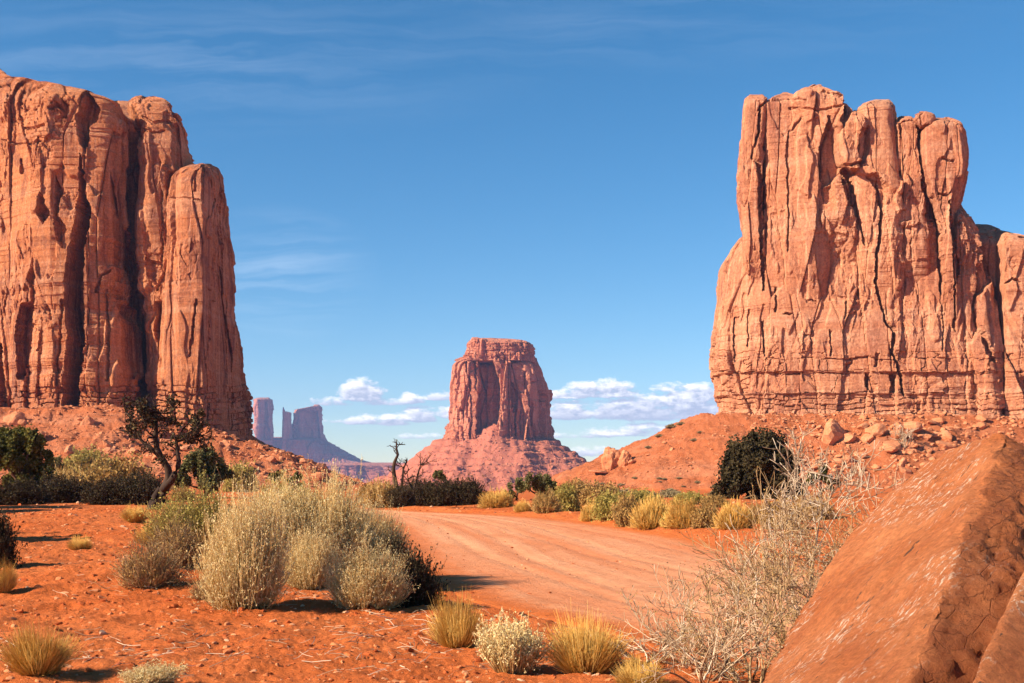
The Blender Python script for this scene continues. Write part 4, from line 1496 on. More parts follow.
def leaves(P, size, rg, aspect=1.0, up=0.0):
    """one small quad per point"""
    n = len(P)
    N = rg.normal(size=(n, 3)) + np.array([0, 0, up])
    N /= np.linalg.norm(N, axis=1)[:, None]
    A = np.cross(N, rg.normal(size=(n, 3)))
    A /= np.linalg.norm(A, axis=1)[:, None] + 1e-9
    B = np.cross(N, A)
    s = (np.asarray(size) * np.ones(n))[:, None]
    V = np.stack([P - A * s - B * s * aspect, P + A * s - B * s * aspect * .7, P + A * s * .8 + B * s * aspect, P - A * s * .9 + B * s * aspect * .8], 1)
    return V.reshape(-1, 3), np.arange(n * 4).reshape(-1, 4)


def stems(n, h, spread, seed, r0=.15, K=6, droop=.25, wob=.05, out=1.0, hmin=.55, asym=None):
    """curved stems fanning out of a root crown; unit height h"""
    rg = np.random.default_rng(seed)
    az = rg.uniform(0, 2 * np.pi, n)
    ph = spread * rg.random(n) ** 0.6
    L = h * (hmin + (1 - hmin) * rg.random(n)) * (1 - 0.12 * (ph / max(spread, .1)) ** 2)
    L = L * (0.92 + 0.42 * perlin(np.cos(az) * 1.7 + seed, np.sin(az) * 1.7, ph * 2.2) + 0.2 * perlin(np.cos(az) * 5 + seed, np.sin(az) * 5, ph * 6))
    if asym is not None:
        L = L * (1 + asym[0] * np.cos(az - asym[1]))
    base = np.stack([np.cos(az) * r0 * rg.random(n) ** .5, np.sin(az) * r0 * rg.random(n) ** .5, np.zeros(n)], -1)
    t = np.linspace(0, 1, K)
    P = np.zeros((n, K, 3))
    # leaves the crown flat and turns upward
    ang = ph[:, None] * (1 + droop * (0.6 - t)[None, :] * 1.4)
    ang = ang + wob * np.cumsum(rg.normal(size=(n, K)), 1)
    az2 = az[:, None] + wob * 1.5 * np.cumsum(rg.normal(size=(n, K)), 1)
    st = (L / (K - 1))[:, None]
    dx, dy, dz = np.sin(ang) * np.cos(az2) * out, np.sin(ang) * np.sin(az2) * out, np.cos(ang)
    for a_, d_ in enumerate((dx, dy, dz)):
        P[:, :, a_] = base[:, a_:a_ + 1] + np.cumsum(d_ * st, 1) - d_[:, :1] * st
    P[:, :, 2] = np.maximum(P[:, :, 2], 0.005)
    return P, rg


def twigs_on(P, per, length, rg, K=3, tmin=.45, ang=.5):
    """short side twigs springing from the upper part of stems"""
    n, k, _ = P.shape
    idx = np.repeat(np.arange(n), per)
    t = tmin + (1 - tmin) * rg.random(len(idx))
    f = t * (k - 1)
    i0 = np.minimum(f.astype(int), k - 2)
    w = (f - i0)[:, None]
    B = P[idx, i0] * (1 - w) + P[idx, i0 + 1] * w
    D = P[idx, i0 + 1] - P[idx, i0]
    D /= np.linalg.norm(D, axis=1)[:, None] + 1e-9
    D = D + rg.normal(size=D.shape) * ang
    D[:, 2] += .15
    D /= np.linalg.norm(D, axis=1)[:, None]
    L = length * (.5 + rg.random(len(idx)))
    tt = np.linspace(0, 1, K)
    Q = B[:, None] + D[:, None] * (L[:, None] * tt)[..., None]
    Q[:, -1, 2] += L * .12
    return Q


def bush_meshes(seed, n, h, spread, width, tw=3, twl=.12, heads=3, headsize=.012, r0=.15, droop=.3, wob=.06,
                hmin=.55, m_stem='straw', m_head='straw_head', out=1.0, asym=None, dead=.0):
    P, rg = stems(n, h, spread, seed, r0, 6, droop, wob, out, hmin, asym)
    taper = np.linspace(1, .45, 6)
    var = rg.random(n)
    V1, F1 = tubes(P, width * (0.7 + .6 * rg.random(n))[:, None] * taper[None])
    a1 = np.repeat(var, 18)
    Vs, Fs, As = [V1], [F1], [a1]
    tips = P[:, -1]
    if tw:
        Q = twigs_on(P, tw, twl, rg)
        V2, F2 = tubes(Q, np.full(Q.shape[:2], width * .6) * np.array([1, .8, .5])[None])
        Vs.append(V2)
        Fs.append(F2 + len(V1))
        As.append(np.repeat(rg.random(len(Q)), 9))
        tips = np.concatenate([tips, Q[:, -1]])
    stem = mesh_np('stems', np.concatenate(Vs), [np.concatenate(Fs)], M[m_stem], False, {'var': np.concatenate(As)})
    head = None
    if heads:
        tp = np.repeat(tips, heads, 0) + rg.normal(size=(len(tips) * heads, 3)) * headsize * 1.3
        V3, F3 = leaves(tp, headsize * (.6 + .8 * rg.random(len(tp))), rg, .8)
        hv = np.clip(np.repeat(rg.random(len(tips)), heads) * .7 + rg.random(len(tp)) * .3, 0, 1)
        head = mesh_np('heads', V3, [F3], M[m_head], False, {'var': np.repeat(hv, 4)})
    return stem, head


KINDS = {}


def kind(name, part, head_part, **kw):
    KINDS[name] = [bush_meshes(seed=200 + i * 7 + len(name), **kw) + (part, head_part) for i in range(2)]


# unit-height kinds (1 m)
kind('chamisa', 'stems', 'flower_heads', n=2300, h=1.0, spread=1.25, width=.0042, tw=4, twl=.12, heads=3, headsize=.0062, r0=.12, droop=.5, hmin=.5)
kind('chamisa_olive', 'stems', 'foliage', n=1300, h=1.0, spread=.95, width=.0042, tw=5, twl=.15, heads=2, headsize=.011, r0=.2, m_stem='olive_stem', m_head='olive_head')
kind('grass', 'blades', None, n=2600, h=1.0, spread=1.05, width=.0048, tw=0, heads=0, r0=.22, droop=.15, wob=.06, hmin=.5, m_stem='gold')
kind('pale_tuft', 'stems', 'flower_heads', n=420, h=1.0, spread=.7, width=.009, tw=4, twl=.14, heads=4, headsize=.012, r0=.2, droop=.2, hmin=.6, m_stem='straw', m_head='straw_head')
kind('far_gold', 'blades', None, n=1300, h=1.0, spread=1.55, width=.011, tw=3, twl=.14, heads=0, r0=.22, droop=.35, hmin=.72, m_stem='gold')
kind('far_tan', 'stems', 'foliage', n=600, h=1.0, spread=1.3, width=.012, tw=4, twl=.2, heads=4, headsize=.03, r0=.3, hmin=.35, m_stem='tan', m_head='tan_head', wob=.13)
kind('far_olive', 'stems', 'foliage', n=500, h=1.0, spread=1.3, width=.012, tw=4, twl=.2, heads=6, headsize=.032, r0=.3, hmin=.35, m_stem='olive_stem', m_head='olive_head', wob=.13)
kind('far_straw', 'stems', 'foliage', n=700, h=1.0, spread=1.3, width=.012, tw=3, twl=.16, heads=4, headsize=.018, r0=.3, hmin=.35, m_stem='straw', m_head='tan_head', wob=.13)
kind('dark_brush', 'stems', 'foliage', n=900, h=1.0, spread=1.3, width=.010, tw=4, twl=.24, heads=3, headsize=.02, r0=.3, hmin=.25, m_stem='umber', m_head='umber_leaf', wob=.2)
kind('twiggy', 'stems', 'foliage', n=300, h=1.0, spread=1.15, width=.0065, tw=9, twl=.2, heads=1, headsize=.012, r0=.12, wob=.16, hmin=.45, m_stem='tan', m_head='tan_head')


def plant(name, kind_, loc, w, h, label, cat='bush', rz=None, group=None, v=None):
    """w, h in metres; the kind's own width is close to twice its height times sin(spread)"""
    st, hd, pn, hn = KINDS[kind_][random.randrange(2) if v is None else v]
    bw = {'chamisa': 1.75, 'chamisa_olive': 1.5, 'grass': 1.4, 'pale_tuft': 1.25, 'far_gold': 1.75, 'far_tan': 1.75, 'far_olive': 1.75,
          'far_straw': 1.75, 'dark_brush': 1.75, 'twiggy': 1.8}[kind_]
    r = empty(name, loc)
    r.rotation_euler = (0, 0, random.uniform(0, 6.28) if rz is None else rz)
    hs = h / 0.95
    r.scale = (w / bw, w / bw, hs)
    tag(r, label, cat, group)
    obj(pn, st, r)
    if hd:
        obj(hn, hd, r)
    return r


def px_plant(name, kind_, px, py, wpx, hpx, label, cat='bush', v=None, back=0.0, group=None):
    X, Y, Z = ground_at(px, py)
    k = Y / F
    w = wpx * k
    Y2 = Y + w * 0.3 + back
    loc = on_ground(X * Y2 / Y, Y2)
    return plant(name, kind_, loc, w, hpx * k * Y2 / Y * 1.0, label, cat, v=v, group=group)


# big pale rabbitbrush cluster, centre left
px_plant('rabbitbrush', 'chamisa', 244, 612, 104, 122, 'large pale straw rabbitbrush, front left of the big clump', 'rabbitbrush', 0)
px_plant('rabbitbrush', 'chamisa', 312, 590, 70, 60, 'small straw rabbitbrush filling the gap in the middle of the big clump', 'rabbitbrush', 0)
px_plant('rabbitbrush', 'chamisa', 282, 572, 110, 88, 'straw rabbitbrush rising behind the front left one of the big clump', 'rabbitbrush', 1)
px_plant('rabbitbrush', 'chamisa', 366, 611, 92, 68, 'low domed rabbitbrush with curved stems at the front right of the big clump', 'rabbitbrush', 1)
px_plant('rabbitbrush', 'chamisa', 330, 575, 110, 96, 'tall straw rabbitbrush at the back middle of the big clump', 'rabbitbrush', 0)
px_plant('rabbitbrush', 'chamisa', 372, 568, 80, 62, 'rabbitbrush at the back right of the big clump above the low domed one', 'rabbitbrush', 0)
px_plant('rabbitbrush', 'chamisa_olive', 196, 560, 96, 66, 'greenish rabbitbrush at the left shoulder of the big clump', 'rabbitbrush', 0)
px_plant('rabbitbrush', 'chamisa_olive', 288, 545, 80, 58, 'greenish bush peeking over the middle of the big straw clump', 'rabbitbrush', 1)
px_plant('brush', 'dark_brush', 408, 606, 62, 56, 'dark shaded brush hugging the right side of the big straw clump', 'bush', 0)
px_plant('brush', 'dark_brush', 392, 580, 40, 40, 'second dark brush tucked behind the right side of the straw clump', 'bush', 1)
px_plant('brush', 'twiggy', 150, 592, 90, 52, 'sparse grey-tan twiggy brush left of the big straw clump', 'bush', 0)
px_plant('brush', 'twiggy', 178, 572, 70, 50, 'thin twiggy brush between the greenish rabbitbrush and the sparse grey one', 'bush', 1)
px_plant('brush', 'twiggy', 205, 600, 40, 26, 'small low twigs at the left foot of the front rabbitbrush', 'bush', 1)
# foreground tufts
px_plant('grass_tuft', 'grass', 38, 681, 62, 54, 'golden grass tuft in the lower left corner', 'grass tuft', 0)
px_plant('grass_tuft', 'grass', 458, 648, 56, 56, 'golden grass tuft at the road edge beside the dark brush', 'grass tuft', 1)
px_plant('rabbitbrush', 'pale_tuft', 511, 676, 72, 60, 'small pale rabbitbrush with knobbly tips between two golden tufts', 'rabbitbrush', 0)
px_plant('grass_tuft', 'grass', 586, 674, 74, 62, 'golden grass tuft right of the small pale rabbitbrush', 'grass tuft', 0)
px_plant('grass_tuft', 'grass', 80, 550, 24, 16, 'tiny golden tuft alone on the red mound at left', 'grass tuft', 1)
px_plant('grass_tuft', 'grass', 135, 524, 26, 18, 'little golden tuft on the mound crest below the twisted tree', 'grass tuft', 0)
px_plant('grass_tuft', 'grass', 2, 594, 26, 34, 'golden tuft cut by the left picture edge', 'grass tuft', 0)
px_plant('brush', 'dark_brush', -8, 570, 46, 62, 'dark twiggy brush cut by the left picture edge', 'bush', 0)
px_plant('grass_tuft', 'pale_tuft', 150, 690, 60, 24, 'straggly dry stalks at the bottom edge left of centre', 'grass tuft', 1)
px_plant('grass_tuft', 'grass', 640, 690, 50, 34, 'short golden tuft at the bottom edge under the bare twigs', 'grass tuft', 1)
px_plant('grass_tuft', 'grass', 150, 548, 30, 22, 'faint golden tuft just left of the greenish rabbitbrush', 'grass tuft', 1)

# dry sticks strewn over the near ground
def litter(n, seed):
    rg = np.random.default_rng(seed)
    cen = [(-3.3, 14.5), (-1.8, 14), (-.6, 11.2), (.6, 9.8), (-4.5, 15), (-3.6, 9.6), (1.2, 10), (-.2, 9.6), (-5.5, 17), (-1.5, 9.7)]
    c_ = np.array(cen)[rg.integers(0, len(cen), n)]
    xy = c_ + rg.normal(size=(n, 2)) * np.array([.9, .8])
    a, L = rg.uniform(0, 6.28, n), .05 + .25 * rg.random(n) ** 2
    t = np.linspace(-.5, .5, 4)
    bend = rg.normal(size=n) * .25
    X = xy[:, :1] + (np.cos(a) * L)[:, None] * t + (-np.sin(a) * L * bend)[:, None] * t ** 2
    Y = xy[:, 1:] + (np.sin(a) * L)[:, None] * t + (np.cos(a) * L * bend)[:, None] * t ** 2
    Z = height(X, Y) + .006 + (rg.random(n) * L * .25)[:, None] * (t + .5)
    V, Fq = tubes(np.stack([X, Y, Z], -1), np.full(X.shape, .0022) * (.6 + rg.random(n))[:, None])
    me = mesh_np('dry_sticks', V, [Fq], M['twig_pale'], False, {'var': np.repeat(rg.random(n), 12)})
    tag(obj('dry_sticks', me), kind='stuff')


litter(900, 71)

# roadside row on the right
ROW = [
    (497, 508, 36, 19, 'far_gold', 'rounded golden bush at the left end of the roadside row'),
    (523, 512, 17, 12, 'far_gold', 'small round golden bush right of the first roadside golden bush'),
    (546, 513, 30, 22, 'far_straw', 'pale dry bush beside the small round golden bush'),
    (566, 512, 26, 26, 'far_olive', 'olive bush left of the round golden ball bush'),
    (591, 521, 21, 20, 'far_gold', 'ball-shaped golden bush standing forward on the road edge'),
    (612, 520, 34, 26, 'far_olive', 'olive-brown bush right of the ball-shaped golden bush'),
    (628, 526, 26, 28, 'far_tan', 'tan-olive bush at the left side of the tall golden roadside bush'),
    (653, 529, 40, 32, 'far_gold', 'tallest golden bush of the roadside row'),
    (684, 528, 38, 30, 'far_gold', 'golden bush just right of the tallest roadside bush'),
    (672, 527, 20, 18, 'far_olive', 'low olive bush wedged between the two tall golden roadside bushes'),
    (706, 528, 26, 22, 'far_tan', 'dull tan bush left of the last golden roadside bush'),
    (734, 529, 36, 28, 'far_gold', 'last golden roadside bush before the bare twigs'),
    (756, 524, 26, 22, 'far_straw', 'pale bush half hidden by the bleached twigs at the road side'),
    (640, 512, 40, 20, 'far_olive', 'low olive bush behind the tallest golden roadside bush'),
    (600, 505, 40, 20, 'far_tan', 'brown scrub at the foot of the slope below the standing outcrop'),
    (575, 500, 36, 18, 'far_tan', 'brown scrub left of the slope below the standing outcrop'),
    (690, 505, 30, 12, 'far_olive', 'small dark green shrub behind the golden roadside bushes'),
    (715, 508, 26, 12, 'far_tan', 'low tan shrub behind the dull tan roadside bush'),
    (780, 530, 40, 30, 'far_tan', 'tan brush behind the bleached twigs and below the black juniper'),
    (812, 520, 40, 26, 'far_straw', 'straw brush at the foot of the slope right of the bleached twigs'),
    (382, 508, 38, 28, 'far_straw', 'pale tan bush left of the dead snag'),
    (368, 505, 22, 20, 'far_straw', 'small pale bush at the far left road end'),
    (420, 506, 36, 26, 'dark_brush', 'dark brush at the foot of the dead snag'),
    (441, 506, 36, 24, 'dark_brush', 'dark brush under the small green juniper'),
    (466, 505, 40, 26, 'dark_brush', 'dark brush right of the small green juniper'),
    (400, 507, 26, 20, 'dark_brush', 'low dark brush left of the snag trunk'),
]
for px_, py_, w_, h_, kd, lb in ROW:
    px_plant('bush', kd, px_, py_, w_, h_, lb)

LEFT = [
    (75, 500, 46, 34, 'far_straw', 'tan bush right of the tall green juniper at the left edge'),
    (60, 503, 60, 26, 'dark_brush', 'dark shaded brush in front of the left green juniper'),
    (115, 502, 66, 40, 'far_tan', 'grey-tan bush left of the twisted tree trunk'),
    (108, 505, 44, 24, 'dark_brush', 'dark shaded brush in front of the grey-tan bush'),
    (140, 505, 50, 30, 'dark_brush', 'dark brush against the left side of the twisted trunk'),
    (55, 498, 20, 16, 'far_straw', 'small pale tuft between the shaded brushes at left'),
    (90, 488, 50, 30, 'far_olive', 'olive bush at the foot of the left talus'),
    (182, 500, 24, 14, 'far_straw', 'small pale dome bush right of the twisted trunk'),
    (240, 492, 30, 26, 'far_olive', 'olive bush just right of the olive juniper'),
    (20, 505, 50, 22, 'dark_brush', 'dark shaded brush at the far left below the green juniper'),
]
for px_, py_, w_, h_, kd, lb in LEFT:
    px_plant('bush', kd, px_, py_, w_, h_, lb)

# tiny sage plants dotted over the flat below the right slope
sage_st, sage_hd = bush_meshes(seed=900, n=90, h=1.0, spread=1.3, width=.03, tw=2, twl=.2, heads=5, headsize=.09, r0=.3, m_stem='sage', m_head='sage')
sg0 = None
rgs = np.random.default_rng(44)
cnt = 0
while cnt < 60:
    px_, py_ = rgs.uniform(575, 800), 470 + 32 * rgs.random() ** .6
    if px_ < 640 and py_ < 478:
        continue
    X, Y, Z = ground_at(px_, py_, 70)
    if Y > 300:
        continue
    o = obj('sagebrush', sage_hd, None, (X, Y, Z - .05))
    sc = rgs.uniform(.25, .65)
    o.scale = (sc * 1.4, sc * 1.4, sc * .7)
    o.rotation_euler = (0, 0, rgs.uniform(0, 6.3))
    tag(o, 'tiny grey sagebrush dotting the flat below the right slope', 'sagebrush', 'tiny sage plants below the right slope')
    cnt += 1
for (px_, py_, sc) in ((671, 428, 1.3), (681, 425, 1.0), (659, 437, .9), (694, 441, .8), (648, 448, .7), (700, 433, .6)):
    X, Y, Z = ground_at(px_, py_, 120)
    o = obj('sagebrush', sage_hd, None, (X, Y, Z))
    o.scale = (sc, sc, sc * .7)
    tag(o, 'small green shrub high on the slope beside the right butte foot', 'shrub', 'shrubs high on the right slope')

# ------------------------------------------------------------------ trees
def limb_tree(seed, trunk, levels, spread=.7, shrink=.68, split=(2, 3), seg=5, wob=.22, upw=.15, lenr=None):
    """trunk: list of (x,y,z,r) polyline. Returns polylines (k,4) lists, and end points"""
    rg = np.random.default_rng(seed)
    lines = [np.array(trunk, float)]
    tips = []

    def grow(p, d, L, r, lev):
        pts = [np.array([*p, r])]
        q, dd = np.array(p, float), np.array(d, float)
        for i in range(seg):
            dd = dd + rg.normal(size=3) * wob
            dd[2] += upw * .3
            dd /= np.linalg.norm(dd)
            q = q + dd * L / seg
            pts.append(np.array([*q, r * (1 - .5 * (i + 1) / seg)]))
            if lev > 0 and i >= 1 and rg.random() < .5:
                nd = dd + rg.normal(size=3) * spread
                nd /= np.linalg.norm(nd)
                grow(q, nd, L * shrink * rg.uniform(.6, 1), r * (1 - .5 * i / seg) * .6, lev - 1)
        lines.append(np.array(pts))
        if lev > 0:
            for _ in range(rg.integers(split[0], split[1] + 1)):
                nd = dd + rg.normal(size=3) * spread * .8
                nd /= np.linalg.norm(nd)
                grow(q, nd, L * shrink * rg.uniform(.7, 1.1), r * .5, lev - 1)
        else:
            tips.append(q)
    return lines, tips, grow, rg


def lines_mesh(name, lines, mat, sides=6, K=8, minr=0.0):
    n = len(lines)
    P = np.zeros((n, K, 4))
    for i, l in enumerate(lines):
        s = np.linspace(0, len(l) - 1, K)
        for a_ in range(4):
            P[i, :, a_] = np.interp(s, np.arange(len(l)), l[:, a_])
    V, Fq = tubes(P[..., :3], np.maximum(P[..., 3], minr), sides)
    rg = np.random.default_rng(n)
    var = np.repeat(rg.random(n), K * sides)
    return mesh_np(name, V, [Fq], mat, True, {'var': var})


def crown_mesh(name, mat, clumps, seed, per=260, leaf=.05, flat=.7):
    """clumps: list of (x,y,z,r). leaves fill uneven tufts inside each clump"""
    rg = np.random.default_rng(seed)
    pts, var = [], []
    for (x, y, z, r) in clumps:
        k = max(6, int(14 * r * r * 2))
        subs = rg.normal(size=(k, 3))
        subs /= np.linalg.norm(subs, axis=1)[:, None]
        subs = subs * (r * rg.uniform(.35, 1.0, k) ** .6)[:, None] * np.array([1, 1, flat])
        for s in subs:
            m = int(per * rg.uniform(.4, 1.3))
            q = rg.normal(size=(m, 3)) * r * .15 * rg.uniform(.6, 1.4) * np.array([.75, .75, 1.45])
            pts.append(np.array([x, y, z]) + s + q)
            var.append(np.clip(rg.normal(rg.uniform(.25, .75), .15, m), 0, 1))
    P = np.concatenate(pts)
    var = np.concatenate(var)
    ok = P[:, 2] > .03
    P, var = P[ok], var[ok]
    V, Fq = leaves(P, leaf * rg.uniform(.6, 1.3, len(P)), rg, 1.4)
    return mesh_np(name, V, [Fq], mat, False, {'var': np.repeat(var, 4)})


def juniper(px, py, wpx, hpx, label, mat, seed, n=9, leaf=.055, per=200, name='juniper', low=.12, back=0):
    X, Y, Z = ground_at(px, py)
    Y2 = Y + back
    X = X * Y2 / Y
    w, h = wpx / F * Y2, hpx / F * Y2
    rg = np.random.default_rng(seed)
    cl = []
    for i in range(n):
        a, t = rg.uniform(0, 6.28), rg.uniform(low, .82)
        rr = w / 2 * (1 - .75 * max(0, t - .3)) * rg.uniform(.35, .95)
        cr = w * rg.uniform(.07, .17)
        cl.append((math.cos(a) * rr, math.sin(a) * rr * .8, h * t, cr))
    cl.append((0, 0, h * .8, w * .2))
    loc = on_ground(X, Y2)
    r = empty(name, loc)
    tag(r, label, 'juniper')
    lines, tips, grow, g2 = limb_tree(seed, [(0, 0, -.1, w * .035), (.02 * w, 0, h * .25, w * .028)], 1)
    for c_ in cl:
        a_ = np.array([.02 * w, 0, h * .2]); b_ = np.array(c_[:3])
        mid = (a_ + b_) / 2 + rg.normal(size=3) * w * .04
        lines.append(np.array([[*a_, w * .018], [*mid, w * .012], [*b_, w * .005]]))
    obj('trunk', lines_mesh('trunk', lines, M['bark'], 5, 6), r)
    obj('crown', crown_mesh('crown', M[mat], cl, seed, per, leaf * (h / 4) ** .5), r)
    return r


juniper(18, 497, 76, 70, 'bushy yellow-green juniper at the left edge above the shaded brush', 'juniper', 61, 24, back=1, low=.02, per=130)
juniper(205, 498, 74, 46, 'low olive juniper right of the twisted tree', 'juniper_olive', 62, 10)
juniper(278, 496, 34, 24, 'dark green shrub just left of the far red slope foot', 'juniper', 63, 6, back=6)
juniper(298, 496, 30, 22, 'dark green shrub right beside its left twin at the slope foot', 'juniper', 64, 6, back=8)
juniper(440, 499, 32, 28, 'small bright green juniper behind the dark brush near the snag', 'juniper_olive', 65, 6, back=3)
juniper(540, 503, 62, 24, 'wide low dark juniper behind the golden roadside bushes', 'juniper_olive', 66, 9, back=2)
juniper(516, 503, 38, 20, 'small low juniper behind the first golden roadside bush', 'juniper_olive', 67, 6, back=3)
juniper(763, 499, 96, 64, 'near-black dense juniper behind the bleached twigs', 'juniper_black', 68, 30, per=150, back=0)
juniper(821, 498, 38, 32, 'small round green juniper right of the near-black one', 'juniper', 69, 7)
juniper(55, 492, 40, 34, 'small green shrub at the foot of the left talus', 'juniper_olive', 70, 6, back=8)


# twisted, half-bare tree at left
def twisted_tree():
    X, Y, Z = ground_at(158, 510, 30)
    r = empty('twisted_tree', on_ground(X, Y, .05))
    tag(r, 'twisted half-bare dark juniper leaning in front of the left talus', 'tree')
    k = Y / F

    def P_(px, py, dy=0, rad=.1):
        return ((px - 158) * k, dy, (510 - py) * k, rad)
    u = k
    lines = [np.array([P_(152, 512, 0, 7 * u), P_(158, 500, 0, 5.5 * u), P_(165, 485, .1, 5 * u), P_(170, 473, .1, 4 * u), P_(166, 462, 0, 3.2 * u), P_(158, 452, 0, 3 * u), P_(154, 438, .1, 2.8 * u), P_(156, 424, .1, 2.0 * u), P_(152, 410, 0, 1.0 * u)]),
             np.array([P_(148, 512, .2, 5 * u), P_(152, 498, .2, 4 * u), P_(160, 486, .1, 3 * u)]),
             np.array([P_(163, 488, 0, 4 * u), P_(175, 478, -.3, 3.4 * u), P_(183, 462, -.4, 2.4 * u), P_(180, 450, -.3, 1.8 * u), P_(178, 436, -.2, 1.4 * u)]),
             np.array([P_(160, 455, 0, 2.4 * u), P_(148, 446, .2, 1.9 * u), P_(138, 440, .4, 1.6 * u), P_(132, 428, .4, 1.2 * u), P_(126, 422, .4, .9 * u), P_(127, 412, .3, .6 * u)]),
             np.array([P_(180, 440, -.2, 1.4 * u), P_(190, 436, 0, 1.1 * u), P_(202, 440, .1, .6 * u)])]
    rg = np.random.default_rng(5)
    _, tips, grow, g = limb_tree(31, [(0, 0, 0, .1)] * 2, 2)
    ll, tips, grow, g = limb_tree(32, [(0, 0, 0, .01), (0, 0, .1, .01)], 2, spread=.9, wob=.3)
    for (px, py, n_, L) in ((152, 410, 5, 1.2), (156, 424, 3, 1.1), (154, 436, 3, 1.0), (127, 412, 3, .8), (178, 436, 4, 1.1), (200, 440, 3, .7), (180, 452, 2, .8), (135, 434, 2, .6), (168, 412, 3, .9), (186, 440, 3, .9)):
        p0 = np.array(P_(px, py)[:3])
        for _i in range(n_):
            d = rg.normal(size=3); d[2] = abs(d[2]) * .6
            grow(p0, d / np.linalg.norm(d), L * .62 * rg.uniform(.7, 1.2), 1.0 * u, 2)
    lines += ll[1:]
    obj('trunk', lines_mesh('trunk', lines, M['bark_dark'], 6, 10, .013), r)
    tp = np.array(tips)
    sel = tp[rg.random(len(tp)) < .07]
    q = np.repeat(sel, 16, 0) + rg.normal(size=(len(sel) * 16, 3)) * .10
    V, Fq = leaves(q, .036, rg, 1.3)
    obj('crown', mesh_np('crown', V, [Fq], M['juniper_black'], False, {'var': np.repeat(rg.random(len(q)), 4)}), r)


def snag():
    X, Y, Z = ground_at(396, 506, 30)
    Y += .5
    r = empty('dead_tree', on_ground(X, Y, .05))
    tag(r, 'bare black dead tree with two forked trunks at the far road end', 'dead tree')
    u = Y / F

    def P_(px, py, dy=0, rad=.1):
        return ((px - 396) * u, dy, (506 - py) * u, rad * u)
    a = [np.array([P_(400, 508, 0, 3), P_(396, 490, 0, 2.4), P_(393, 475, 0, 2.2), P_(392, 466, 0, 2.0), P_(397, 455, 0, 1.3), P_(395, 447, 0, .9), P_(396, 440, 0, .5)]),
         np.array([P_(399, 500, .2, 2), P_(401, 484, .1, 1.3), P_(402, 470, .1, 1.0), P_(406, 460, .2, .5)])]
    b = [np.array([P_(412, 506, .3, 1.8), P_(412, 490, .3, 1.3), P_(416, 478, .3, 1.0), P_(418, 468, .3, .7), P_(424, 458, .3, .3)]),
         np.array([P_(413, 492, .3, 1.0), P_(407, 482, .3, .7), P_(406, 474, .2, .4)])]
    ll, tips, grow, g = limb_tree(77, [(0, 0, 0, .01), (0, 0, .1, .01)], 2, spread=.8, wob=.25)
    for (px, py, n_, L, d0) in ((395, 450, 3, .5, 1), (397, 457, 2, .5, 1), (402, 468, 3, .5, 1), (396, 445, 3, .4, 1), (393, 475, 2, .4, 1), (416, 478, 3, .6, 1), (420, 465, 4, .5, 1), (412, 490, 2, .5, 1), (407, 480, 2, .4, 1), (404, 475, 3, .7, 1)):
        for _i in range(n_):
            d = g.normal(size=3); d[2] = abs(d[2]) * .8
            grow(np.array(P_(px, py)[:3]), d / np.linalg.norm(d), L * g.uniform(.6, 1.2), .6 * u, 1)
    obj('trunk', lines_mesh('trunk', a + b, M['bark_dark'], 6, 10), r)
    obj('crown', lines_mesh('crown', ll[1:], M['bark_dark'], 4, 5, .012), r)  # bare branches of the dead tree, separate pieces in one mesh


twisted_tree()
snag()
# junipers just outside the left edge; last four added unseen to shade the hollow
for i, (X, Y, w, h, lb) in enumerate(((-16.5, 24, 4.2, 3.6, 'juniper beyond the left edge beside the near mound'),
                                  (-12.2, 16.6, 2.2, 1.5, 'small juniper beyond the left edge nearest the viewer'),
                                  (-37, 66, 8, 6.5, 'tall unseen juniper added for shade beyond the left edge, level with the twisted tree'),
                                  (-31.5, 58, 6.5, 4.2, 'low wide unseen juniper added for shade beyond the left edge, in front of the tall one'),
                                  (-25.5, 49, 5.5, 6.0, 'slender unseen juniper added for shade beyond the left edge behind the red mound'),
                                  (-30.5, 51.5, 6.5, 6.5, 'broad unseen juniper added for shade beyond the left edge behind the red mound'))):
    rg = np.random.default_rng(80 + i)
    cl = [(rg.normal() * w * .22, rg.normal() * w * .2, h * rg.uniform(.25, .85), w * rg.uniform(.15, .22)) for _ in range(9)]
    r = empty('juniper', on_ground(X, Y))
    tag(r, lb, 'juniper')
    obj('trunk', lines_mesh('trunk', [np.array([[0, 0, -.1, w * .04], [.1, 0, h * .4, w * .03], [0, .1, h * .75, w * .015]])], M['bark'], 6, 6), r)
    obj('crown', crown_mesh('crown', M['juniper'], cl, 80 + i, 150, .06), r)


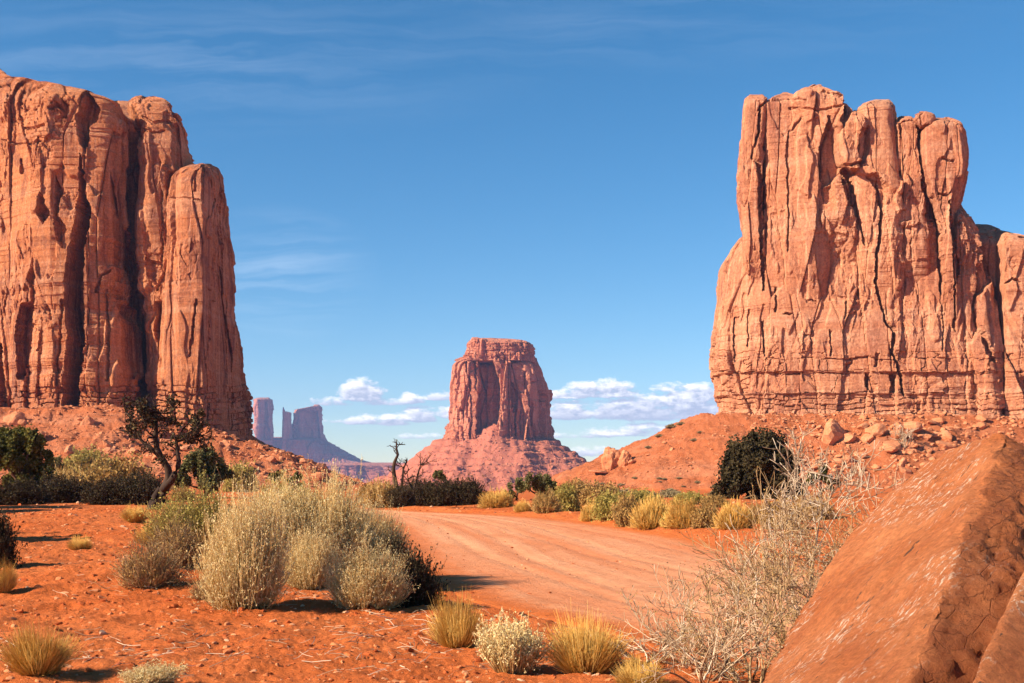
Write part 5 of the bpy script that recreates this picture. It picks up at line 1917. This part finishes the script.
# ------------------------------------------------------------------ bare bleached shrubs at right
def bare_shrub(base, seed, L, n, label, lean=(0, 0, 0), mat='twig_pale', r=.011, lev=3, spread=.7, low=False, name='bare_shrub', wob=.16, leafy=0, minr=.0022, up=.15, shrink=.62):
    root = empty(name, on_ground(base[0], base[1]))
    tag(root, label, 'shrub')
    ll, tips, grow, g = limb_tree(seed, [(0, 0, 0, .01), (0, 0, .05, .01)], lev, spread=spread, wob=wob, split=(2, 3), shrink=shrink, seg=5, upw=up)
    for i in range(n):
        a = g.uniform(0, 6.28)
        d = np.array([math.cos(a) * (1.1 if low else .6), math.sin(a) * (1.1 if low else .6), .55 if low else 1.0]) + np.array(lean)
        grow(np.array([math.cos(a) * .06, math.sin(a) * .06, 0.0]), d / np.linalg.norm(d), L * g.uniform(.65, 1.1), r * g.uniform(.6, 1.1), lev)
    ln = [l for l in ll[1:] if l[:, 2].min() > -.08]
    obj('crown', lines_mesh('crown', ln, M[mat], 4, 5, minr), root)  # the bare branches, separate pieces in one mesh
    if leafy:
        tp = np.array(tips)
        q = np.repeat(tp, leafy, 0) + g.normal(size=(len(tp) * leafy, 3)) * .02
        V, Fq = leaves(q, .005, g, 1.2)
        obj('foliage', mesh_np('foliage', V, [Fq], M['tan_head'], False, {'var': np.repeat(g.random(len(q)), 4)}), root)
    return root


bare_shrub((1.95, 9.5), 301, .62, 11, 'low sprawling tangle of bleached twigs at the lower middle right', (-.45, -.1, .15), mat='twig_tan', low=True, lev=3, leafy=1)
bare_shrub((1.32, 8.0), 302, .46, 8, 'bleached twig tangle at the bottom edge left of the huge boulder', (-.45, 0, .0), mat='twig_tan', low=True, lev=3, minr=.0018)
bare_shrub((1.80, 8.6), 303, .52, 9, 'grey-brown twiggy brush pressed against the left edge of the huge boulder', (-.15, 0, .2), mat='tan', lev=3, leafy=1)
bare_shrub((2.45, 9.8), 304, .85, 10, 'tall dark-stemmed brush behind the middle of the huge boulder edge', (0, 0, .5), mat='tan', lev=3, leafy=1, spread=.6)
bare_shrub((2.82, 11.3), 305, 1.05, 2, 'tall bleached bare shrub standing in front of the near-black juniper', (0, 0, 4), lev=4, spread=.62, r=.015, shrink=.6, wob=.1, minr=.003)
bare_shrub((3.75, 12.0), 306, .95, 4, 'bleached shrub with fine twigs behind the upper edge of the huge boulder', (0, 0, .8), lev=3, spread=.6)
bare_shrub((3.2, 11.4), 307, .85, 9, 'brown twiggy brush filling the gap between the two bleached shrubs', (0, 0, .5), mat='tan', lev=3, leafy=1)
bare_shrub((2.85, 10.6), 310, .7, 9, 'bleached twiggy brush low behind the lower edge of the huge boulder', (0, 0, .3), mat='twig_tan', lev=3, leafy=1)
bare_shrub((1.05, 9.0), 308, .36, 6, 'thin bleached twigs reaching over the road edge at the bottom', (-.3, 0, .0), low=True, lev=2)
X, Y, Z = ground_at(905, 448, 120)
bs = bare_shrub((X, Y), 309, 3.4, 9, 'pale dead shrub on the rubble at the foot of the right butte', (0, 0, .3), lev=2, r=.05, minr=.05)
bs.location = (X, Y, Z)

# ------------------------------------------------------------------ air
def build_haze():
    bm = bmesh.new()
    bmesh.ops.create_cube(bm, size=1.0)
    me = bpy.data.meshes.new('haze')
    bm.to_mesh(me)
    bm.free()
    m = bpy.data.materials.new('air')
    m.use_nodes = True
    t = NT(m.node_tree)
    t.n.clear()
    out = t.node('ShaderNodeOutputMaterial')
    v = t.node('ShaderNodeVolumePrincipled')
    v.inputs['Color'].default_value = (0.36, 0.52, 1.0, 1)
    v.inputs['Density'].default_value = 0.00006
    v.inputs['Anisotropy'].default_value = 0.0
    t.l.new(v.outputs[0], out.inputs['Volume'])
    me.materials.append(m)
    o = obj('haze', me, None, (0, 0, 260))
    o.scale = (18600, 18600, 660)
    tag(o, kind='stuff')


build_haze()
